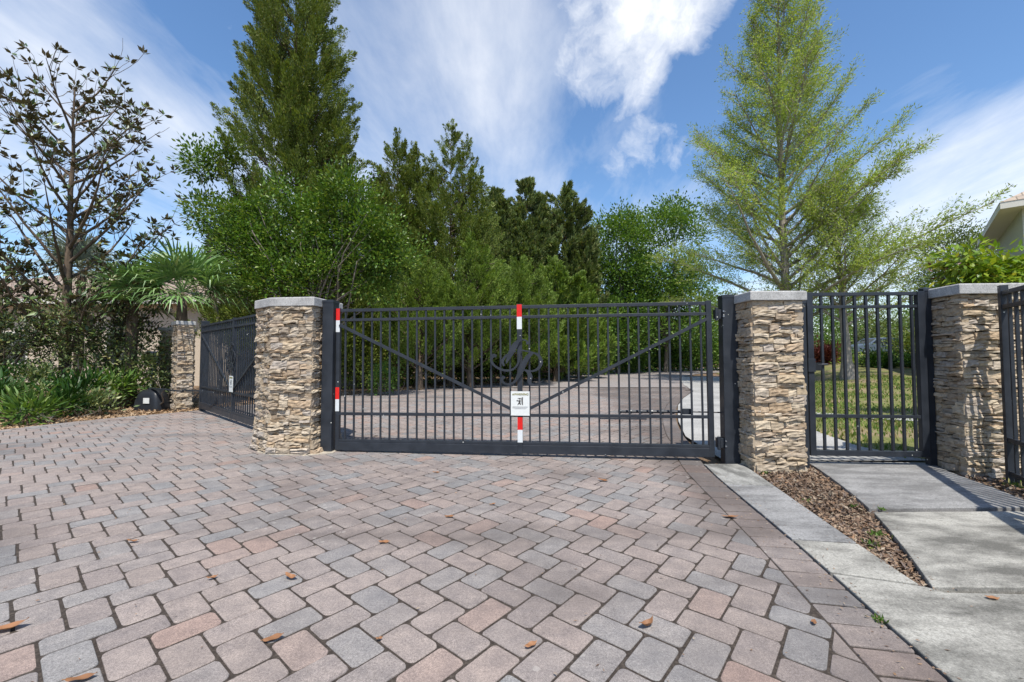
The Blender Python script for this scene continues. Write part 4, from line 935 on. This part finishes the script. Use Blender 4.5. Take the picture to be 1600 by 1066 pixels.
# right hand plants
Y=8.2
b=bx_(1545,Y); broad((b[0],b[1],-.05),[blob(1510,410,Y,15,12),blob(1558,424,Y,28,11),blob(1598,420,Y,18,11),blob(1545,440,Y,50,16)],'lime green bush with drooping leaves above the half shaded pier',LIMEL,name='bush',cat='bush',n_cl=72,n_lf=24,Lf=(.12,.22),ratio=.36,trunk=.03,stems=5,cl=.30,droop=.7,fill_=.3)
b=bx_(1484,8.6); broad((b[0],b[1],-.05),[blob(1482,425,8.6,12,9),blob(1492,432,8.6,8,6)],'thin shrub with dark red leaves beside the lime bush',REDL,name='shrub',cat='shrub',n_cl=14,n_lf=14,Lf=(.07,.13),ratio=.5,trunk=.015,stems=3,cl=.2)
Y=27.
for x,y,rx,ry,lab in ((1487,392,36,34,'dark small leaved tree far behind the pedestrian gate'),(1535,405,30,34,'dark tree in front of the sage house')):
    b=bx_(x,Y); broad((b[0],b[1],float(rise(b[0],Y))-.05),[blob(x,y,Y,rx,ry),blob(x-8,y+50,Y,rx*1.1,36)],lab,CEDARG,n_cl=130,n_lf=60,Lf=(.10,.2),ratio=.5,trunk=.14,cl=.7,group='dark trees by the sage house'); Y+=1
# garden beds seen through the pedestrian gate
for x,y,Y,rx,ry,mt,lab in ((1288,556,26,5,4,REDL,'dark red shrub seen through the pedestrian gate'),(1350,577,24,30,7,LIMEL,'low yellow green bed plant in front of the parked car'),(1398,577,23.5,16,7,LIMEL,'yellow green plant right of the parked car'),(1372,570,22.5,13,11,LOWL,'spiky green clump in the lawn bed'),(1425,572,22.5,16,13,LOWL,'dark green clump at the right of the lawn bed'),(1430,545,26,28,24,CEDARL,'dark clipped hedge right of the parked car'),(1300,556,27,22,14,OAKL,'green shrub left of the parked car'),(1415,520,45,34,34,CEDARG,'grey green shrub behind the parked car'),(1345,510,42,46,42,CEDARG,'grey green thicket behind the car roof'),(1275,510,40,42,46,OAKL,'pale thicket left of the leaning cypress'),(1460,510,34,34,40,OAKL,'thicket hidden behind the right pier'),(1215,505,40,46,50,OAKL,'thicket behind the sunny square pier')):
    b=bx_(x,Y); z=float(rise(b[0],Y)); broad((b[0],b[1],z-.05),[blob(x,y,Y,rx,ry)],lab,mt,name='shrub',cat='shrub',group='shrubs of the garden bed',n_cl=60,n_lf=55,Lf=(.07*Y/18,.15*Y/18),ratio=.4,trunk=.04,stems=3,cl=.024*Y,fill_=.25)
# distant belt of trees closing the view
wd=MB(); n=90000
X=R.uniform(-75,80,n); Yb=56+.004*X**2*0+R.normal(0,2.2,n); hh=4.6+1.6*np.sin(X*.45)+1.0*np.sin(X*1.3+1)+.8*np.sin(X*3.1); Z=R.uniform(0,1,n)**.8*np.maximum(hh,2)
blades(wd,np.c_[X,Yb,Z],R.normal(size=(n,3))+[0,0,.3],R.uniform(.3,.6,n),R.uniform(.16,.3,n)); tag(wd.build('distant_wood',OAKL),kind='stuff')
wd=MB(); n=60000
X=R.uniform(-13,4,n); Yb=24+(X+10)*.75+R.normal(0,1.3,n)+2; hh=5.2+1.0*np.sin(X*.9)+.7*np.sin(X*2.3+1); Z=R.uniform(0,1,n)**.8*np.maximum(hh,2)
blades(wd,np.c_[X,Yb,Z],R.normal(size=(n,3))+[0,0,.3],R.uniform(.14,.3,n),R.uniform(.07,.14,n)); tag(wd.build('undergrowth',CEDARL),kind='stuff')
# small weeds
def weed(p,s,lab,mt=LOWL,n=44):
    root=MB(); d=np.c_[R.normal(0,.7,(n,2)),np.abs(R.normal(.6,.3,n))]; blades(root,R.normal(0,.35,(n,3))*[s,s,0]+[0,0,.0],d,R.uniform(.5,1,n)*s,R.uniform(.15,.3,n)*s)
    o=root.build('weed',mt); o.location=(p[0],p[1],p[2]); tag(o,lab,'weed','weeds in the joints and mulch')
for x,y,z,s,lab in ((1372,969,0,.035,'bright weed in the joint between the border pavers and the kerb'),(506,702,0,.07,'tuft of pale grass at the foot of the left gate post'),(1195,741,-.03,.06,'weed at the foot of the sunny square pier'),(1262,785,-.03,.05,'weed near the top of the mulch wedge'),(1370,838,-.03,.07,'largest weed in the middle of the mulch wedge'),(1363,853,-.03,.06,'weed just below the largest one in the mulch wedge'),(1336,795,-.03,.05,'weed at the footpath side of the mulch wedge'),(1379,797,.0,.03,'weed in the footpath joint beside the mulch'),(1497,733,-.03,.07,'weed at the foot of the half shaded pier'),(1585,760,-.03,.08,'grassy weed below the fence'),(1590,752,-.02,.08,'weed tuft under the fence bottom rail')):
    weed(P(x,y,z),s,lab,GRASS if 'grass' in lab else OAKL)

# ------------------------------------------------------------------ fallen leaves
def fallen(x,y,ln,rz,curl,lab,z=.008):
    p=P(x,y,z); m=MB(); nl,nw=9,4; t=np.linspace(0,1,nl); s=np.linspace(-1,1,nw+1); T,S=np.meshgrid(t,s,indexing='ij')
    wd_=.23*ln*np.sin(np.pi*np.clip(T,.02,.99)**.8)**.8; Xl=(T-.5)*ln; Yl=S*wd_; Zl=curl*ln*((T-.5)**2*1.3+(S*wd_/ln)**2*3)+.002+.003*np.sin(T*9+S*2)
    i=np.arange(nl-1)[:,None]*(nw+1); j=np.arange(nw)[None]
    m.add(np.c_[Xl.ravel(),Yl.ravel(),Zl.ravel()],np.stack([i+j,i+j+1,i+nw+2+j,i+nw+1+j],-1).reshape(-1,4)); m.tube([(-.5*ln,0,.003+curl*ln*.3),(-.5*ln-.12*ln,.01*ln,.004+curl*ln*.3)],.0012,4)
    o=m.build('fallen_leaf',DRY,smooth=True); o.location=p; o.rotation_euler=(R.normal(0,.12),R.normal(0,.08),rz); tag(o,lab,'leaf','fallen leaves on the paving')
for a in ((208,846,.065,.2,.5,'small curled orange leaf high on the left pavers'),(601,847,.07,.1,.25,'flat tan leaf near the middle of the paving'),(455,903,.075,-.3,.8,'rounded cupped orange leaf left of the paving centre'),(428,997,.08,.35,.2,'golden flat leaf in the lower left of the paving'),(14,982,.13,.5,.5,'largest leaf, tilted up at the left edge of the paving'),(127,1061,.09,.45,.3,'orange leaf at the bottom edge, left'),(332,903,.05,.7,.6,'tiny standing leaf left of the cupped orange leaf'),(1012,978,.085,.6,1.0,'upright curled brown leaf in the lower right of the paving'),(830,1008,.06,.6,.3,'pale yellow leaf at the lower middle of the paving'),(1142,808,.11,-.15,.3,'long tan leaf on the border pavers at right'),(943,751,.10,-.35,.4,'tan leaf lying a step in front of the main gate'),(770,788,.05,.4,.4,'small red brown leaf right of the warning sign foot'),(703,807,.07,-.1,.2,'thin tan leaf in front of the gate middle'),(593,998,.028,.3,.5,'orange scrap at the bottom middle'),(682,738,.07,.1,.1,'yellow leaf flat before the gate, left of its middle'),(1551,935,.06,-.1,.3,'small tan leaf on the footpath at right'),(1272,972,.05,.9,.2,'faded orange leaf on the border pavers, lower right')):
    fallen(*a)

dp=np.concatenate([R.uniform([-6,1.2],[2.0,6.5],(420,2)),np.c_[R.normal(0,.09,260)+np.interp(np.linspace(1.5,4.6,260),r_out[:60,1],r_out[:60,0])-.05,np.linspace(1.5,4.6,260)]])
kl=np.concatenate([kerb_r,wl]); e_=kl[R.integers(0,len(kl),300)]; dp=np.concatenate([dp,e_+R.normal(0,.07,(300,2))])
db=MB(); k=len(dp); blades(db,np.c_[dp,R.uniform(.004,.011,k)],np.c_[R.normal(size=(k,2)),R.normal(0,.15,k)],R.uniform(.006,.026,k),R.uniform(.003,.010,k),np.c_[R.normal(0,.4,(k,2)),np.ones(k)],.1)
tag(db.build('leaf_crumbs',CHIP),kind='stuff')
# ------------------------------------------------------------------ houses
def hip(mb,x0,y0,x1,y1,z,h,ridge):   # hip roof solid over a rectangle
    w=min(x1-x0,y1-y0)/2*ridge
    if x1-x0>=y1-y0: r0=(x0+w,(y0+y1)/2,z+h); r1=(x1-w,(y0+y1)/2,z+h); f=[[0,1,5,4],[1,2,5],[2,3,4,5],[3,0,4],[3,2,1,0]]
    else: r0=((x0+x1)/2,y0+w,z+h); r1=((x0+x1)/2,y1-w,z+h); f=[[0,1,4],[1,2,5,4],[2,3,5],[3,0,4,5],[3,2,1,0]]
    mb.add([(x0,y0,z),(x1,y0,z),(x1,y1,z),(x0,y1,z),r0,r1],f)
def house_block(root,base,x0,y0,x1,y1,h,rh,over,wall,roof,windows=(),floor=0):
    B_=np.array(base); m=MB(); m.box((x0,y0,floor-.3),(x1,y1,h)); wl_=m.build('wall',wall,root,base=base)
    m=MB(); m.box((x0-over,y0-over,h-.002),(x1+over,y1+over,h+.03)); m.build('soffit',SOFFIT,root,base=base)
    m=MB()
    for a,b in (((x0-over-.02,y0-over-.03,h-.03),(x1+over+.02,y0-over,h+.2)),((x0-over-.02,y1+over,h-.03),(x1+over+.02,y1+over+.03,h+.2)),((x0-over-.03,y0-over,h-.03),(x0-over,y1+over,h+.2)),((x1+over,y0-over,h-.03),(x1+over+.03,y1+over,h+.2))): m.box(a,b)
    m.build('fascia',TRIMM,root,base=base)
    m=MB(); hip(m,x0-over-.04,y0-over-.045,x1+over+.04,y1+over+.045,h+.2,rh,1.0); m.build('roof',roof,root,base=base)
    for (wx,wz,ww,wh) in windows:
        f=MB(); f.box((wx-.08,y0-.05,wz-.08),(wx+ww+.08,y0-.002,wz+wh+.08)); fr=f.build('window',TRIMM,root,base=base); g_=MB(); g_.box((wx,y0-.056,wz),(wx+ww,y0-.048,wz+wh)); g_.build('pane',GLASS,fr,base=base)
# left beige house
Y=19.; xr=Q(372,560,Y)[0]; xl=xr-15; b0=(xl,Y,0); root=empty('house',b0,0,'beige stucco house with a brown tile roof behind the left hedge','house')
hz=gz(180,476,Y); house_block(root,b0,xl,Y,xr,Y+9,hz,2.3,.55,STUCCO,TILE,[(xl+9.2,1.0,1.2,1.3),(xl+4,1.0,1.6,1.3)])
mb_=empty('meter_box',(Q(236,560,13.2)[0],13.2,0),0,'pale grey utility box beside the beige house wall','utility box')
m=MB(); m.box((-.2,0,gz(236,572,13.2)),(.2,.22,gz(236,549,13.2))); m.build('cabinet',GREYBOX,mb_,bevel=.02); m=MB(); m.box((-.215,-.012,gz(236,560,13.2)),(.215,.0,gz(236,561.5,13.2))); m.build('lid_seam',METAL,mb_); m=MB(); m.box((-.05,.05,-.05),(.05,.15,gz(236,571.8,13.2))); m.build('stand',GREYBOX,mb_)
# right sage house, two storeys, its near corner towards the street
ev=gz(1560,326,15); root=empty('house',(18.15,15,0),rad(-43),'two storey sage grey house at the right edge with deep eaves','house')
house_block(root,(0,0,0),0,0,10,6,ev,2.3,.55,STUCCOG,TILE2,[(2.2,3.9,1.3,1.5)],.5)
house_block(root,(0,0,0),.9,6.02,9,11,gz(1540,362,20),1.6,.6,STUCCOG,TILE2,(),.5)
# low tan roof behind the pedestrian gate pier
root=empty('garage',(17.9,17,0),rad(-30),'low outbuilding with a tan tile roof showing over the half shaded pier','outbuilding')
hz=gz(1500,452,17); house_block(root,(0,0,0),0,0,5,4,hz,.95,.3,STUCCOG,TILE2,(),.3)

# ------------------------------------------------------------------ parked car
def car(p,ang,label):
    root=empty('parked_car',p,ang,label,'car')
    prof=[(-2.25,.35),(-2.3,.62),(-2.22,.92),(-2.12,1.0),(-1.72,1.44),(-1.3,1.52),(.0,1.53),(.35,1.49),(1.05,1.0),(1.9,.88),(2.2,.72),(2.28,.45),(2.22,.30)]
    m=MB(); n=len(prof); rings=[(-.86,.0),(-.90,.0),(.90,.0),(.86,.0)]
    v=[];
    def wy(z,s): return s*(.90 if z<.95 else .90-.30*(z-.95))
    L_=[(x,wy(z,-1),z) for x,z in prof]; R2=[(x,wy(z,1),z) for x,z in prof]
    f=[[i,(i+1)%n,n+(i+1)%n,n+i] for i in range(n)]+[list(range(n))[::-1],[n+i for i in range(n)]]
    m.add(L_+R2,f); m.build('body',CARP,root,bevel=.03)
    for s in (-1,1):
        for pts in ([(-1.98,1.03),(-1.66,1.41),(-1.02,1.43),(-1.02,1.03)],[(-.95,1.03),(-.95,1.43),(-.1,1.44),(-.1,1.03)],[(-.03,1.03),(-.03,1.44),(.32,1.41),(.92,1.03)]):
            g_=MB(); k=len(pts); a=[(x,wy(z,s)+s*.012,z) for x,z in pts]; b=[(x,wy(z,s)-s*.02,z) for x,z in pts]
            g_.add(a+b,[list(range(k)),[k+i for i in range(k)][::-1]]+[[i,(i+1)%k,k+(i+1)%k,k+i] for i in range(k)]); g_.build('window',GLASS,root)
        for x in (-1.42,1.42):
            w=MB(); w.tube([(x,s*.72,.33),(x,s*.93,.33)],.33,20); wh=w.build('wheel',RUB,root); r=MB(); r.tube([(x,s*.90,.33),(x,s*.945,.33)],.2,14); r.build('rim',CHROME,wh)
        for nm,x,mt,z in (('tail_lamp',-2.24,LAMPR,.78),('headlight',2.12,LAMPW,.66)):
            l_=MB(); l_.box((x-.06,s*.62-.16,z-.08),(x+.1,s*.62+.16,z+.08)); l_.build(nm,mt,root)
    for a,b in (((-1.95,1.06),(-1.66,1.40)),((.42,1.42),(.98,1.03))):
        g_=MB(); g_.add([(a[0]-.03*np.sign(b[1]-a[1]),-.68,a[1]),(a[0]-.03*np.sign(b[1]-a[1]),.68,a[1]),(b[0]+.02,.66,b[1]+.02),(b[0]+.02,-.66,b[1]+.02),(a[0]+.05,-.68,a[1]-.05),(a[0]+.05,.68,a[1]-.05)],[[0,1,2,3],[4,5,1,0]]); g_.build('windscreen',GLASS,root)
Y=37.; cpos=Q(1366,553,Y); car((cpos[0],Y,cpos[2]-.15),rad(180),'blue grey estate car parked beyond the lawn, seen through the pedestrian gate')

# ------------------------------------------------------------------ sky, sun, camera
EL=62.; sdir=np.array([-.15,.989]); el=rad(EL)
w=bpy.data.worlds.new('World'); sc.world=w; w.use_nodes=True; nt=w.node_tree; ns,ls=nt.nodes,nt.links; ns.clear()
sky=N(ns,'ShaderNodeTexSky'); sky.sky_type='NISHITA'; sky.sun_disc=False; sky.sun_elevation=el; sky.sun_rotation=math.atan2(.15,-.989)
sky.air_density=1.0; sky.dust_density=.6; sky.ozone_density=2.2
tc=N(ns,'ShaderNodeTexCoord').outputs['Generated']
sx=N(ns,'ShaderNodeSeparateXYZ'); ls.new(tc,sx.inputs[0]); dx,dy,dz=sx.outputs
zc=math_(ns,ls,'ADD',math_(ns,ls,'MAXIMUM',dz,0.0),.10)
cb=N(ns,'ShaderNodeCombineXYZ'); ls.new(math_(ns,ls,'DIVIDE',dx,zc),cb.inputs[0]); ls.new(math_(ns,ls,'DIVIDE',dy,zc),cb.inputs[1]); plane_=cb.outputs[0]
mp=N(ns,'ShaderNodeMapping'); mp.inputs['Rotation'].default_value=(0,0,rad(-12)); mp.inputs['Scale'].default_value=(1.15,.34,1); mp.inputs['Location'].default_value=(3.1,1.7,.4); ls.new(plane_,mp.inputs[0])
wz=N(ns,'ShaderNodeTexNoise'); wz.inputs['Scale'].default_value=.9; wz.inputs['Detail'].default_value=3; ls.new(mp.outputs[0],wz.inputs[0])
va=N(ns,'ShaderNodeVectorMath',operation='MULTIPLY_ADD'); ls.new(wz.outputs['Color'],va.inputs[0]); va.inputs[1].default_value=(.55,.55,0); ls.new(mp.outputs[0],va.inputs[2])
c1=math_(ns,ls,'ADD',math_(ns,ls,'MULTIPLY',noise(ns,ls,va.outputs[0],1.05,8,.56),.62),math_(ns,ls,'MULTIPLY',noise(ns,ls,va.outputs[0],3.4,8,.62),.38))
def dirmask(x,y,s0,s1):    # angular patch of sky
    d=ray(x,y); d=d/np.linalg.norm(d)
    v=N(ns,'ShaderNodeVectorMath',operation='DOT_PRODUCT'); nv=N(ns,'ShaderNodeVectorMath',operation='NORMALIZE'); ls.new(tc,nv.inputs[0]); ls.new(nv.outputs[0],v.inputs[0]); v.inputs[1].default_value=tuple(d)
    m=N(ns,'ShaderNodeMapRange'); m.interpolation_type='SMOOTHSTEP'; ls.new(v.outputs['Value'],m.inputs[0]); m.inputs[1].default_value=math.cos(rad(s1)); m.inputs[2].default_value=math.cos(rad(s0)); return m.outputs[0]
add=None
for x,y,a,b,wt in ((270,160,2,17,.13),(110,70,2,14,.08),(640,170,2,22,.11),(760,60,2,15,.12),(1000,290,2,14,.10),(1560,210,2,15,.17),(1400,330,2,16,.12),(700,330,5,30,.10),(320,60,1,10,-.14),(50,300,3,15,-.03),(250,330,2,10,-.10),(1400,60,4,20,-.15),(1180,170,3,14,-.05),(880,200,1,7,-.06)):
    q=math_(ns,ls,'MULTIPLY',dirmask(x,y,a,b),wt); add=q if add is None else math_(ns,ls,'ADD',add,q)
c1=math_(ns,ls,'ADD',math_(ns,ls,'MULTIPLY',math_(ns,ls,'SUBTRACT',c1,.5),1.4),.5)
cir=math_(ns,ls,'ADD',c1,add)
hz_=mr(ns,ls,dz,.0,.45,.16,0)
cir=mr(ns,ls,math_(ns,ls,'ADD',cir,hz_),.50,.95,0,.74)
# puffy cloud upper centre right, plus fragments below it
wn=N(ns,'ShaderNodeTexNoise'); wn.inputs['Scale'].default_value=9; wn.inputs['Detail'].default_value=5; ls.new(tc,wn.inputs[0])
wv=N(ns,'ShaderNodeVectorMath',operation='MULTIPLY_ADD'); ls.new(wn.outputs['Color'],wv.inputs[0]); wv.inputs[1].default_value=(.12,.12,.12); ls.new(tc,wv.inputs[2])
c2=noise(ns,ls,wv.outputs[0],6.5,9,.6); cm=None
for x,y,a,b in ((965,62,0,10),(1065,12,0,7),(915,80,0,6),(1000,112,0,5.5),(1020,215,0,5),(990,262,0,5.5),(1065,240,0,4)):
    q=dirmask(x,y,a,b)
    if y>150: q=math_(ns,ls,'MULTIPLY',q,.62)
    cm=q if cm is None else math_(ns,ls,'MAXIMUM',cm,q)
cu=mr(ns,ls,math_(ns,ls,'ADD',math_(ns,ls,'MULTIPLY',cm,.56),math_(ns,ls,'MULTIPLY',c2,1.75)),1.08,1.62,0,.92)
c3=noise(ns,ls,tc,9.0,6,.6)
cloudc=ramp_out(ns,ls,c3,[(.3,(.78,.82,.88)),(.7,(1,1,1))])
sat=N(ns,'ShaderNodeHueSaturation'); ls.new(sky.outputs[0],sat.inputs['Color']); sat.inputs['Saturation'].default_value=1.14
SKYK=6.3
cl=N(ns,'ShaderNodeVectorMath',operation='SCALE'); ls.new(cloudc,cl.inputs[0]); cl.inputs['Scale'].default_value=SKYK
both=math_(ns,ls,'MAXIMUM',cir,cu)
col=mix(ns,ls,sat.outputs[0],cl.outputs[0],both)
bg=N(ns,'ShaderNodeBackground'); bg.inputs[1].default_value=.15; ls.new(col,bg.inputs[0]); wo=N(ns,'ShaderNodeOutputWorld'); ls.new(bg.outputs[0],wo.inputs[0])
sd=bpy.data.lights.new('Sun','SUN'); sd.energy=4.4; sd.angle=rad(.53); sd.color=(1,.955,.88)
so=bpy.data.objects.new('Sun',sd); COL.objects.link(so); dv=Vector((sdir[0]*math.cos(el),sdir[1]*math.cos(el),-math.sin(el))); so.rotation_euler=dv.to_track_quat('-Z','Y').to_euler(); so.location=(2,-8,20)
cam=bpy.data.cameras.new('Camera'); co=bpy.data.objects.new('Camera',cam); COL.objects.link(co); co.location=(0,0,H); co.rotation_euler=(rad(90)+PITCH,0,0)
cam.sensor_width=36; cam.lens=F/1600*36; cam.clip_end=4000; cam.clip_start=.05; sc.camera=co
sc.view_settings.view_transform='Standard'; sc.view_settings.look='None'; sc.view_settings.exposure=0.45; sc.view_settings.gamma=1
sc.cycles.max_bounces=6; sc.cycles.transparent_max_bounces=4; sc.cycles.diffuse_bounces=3
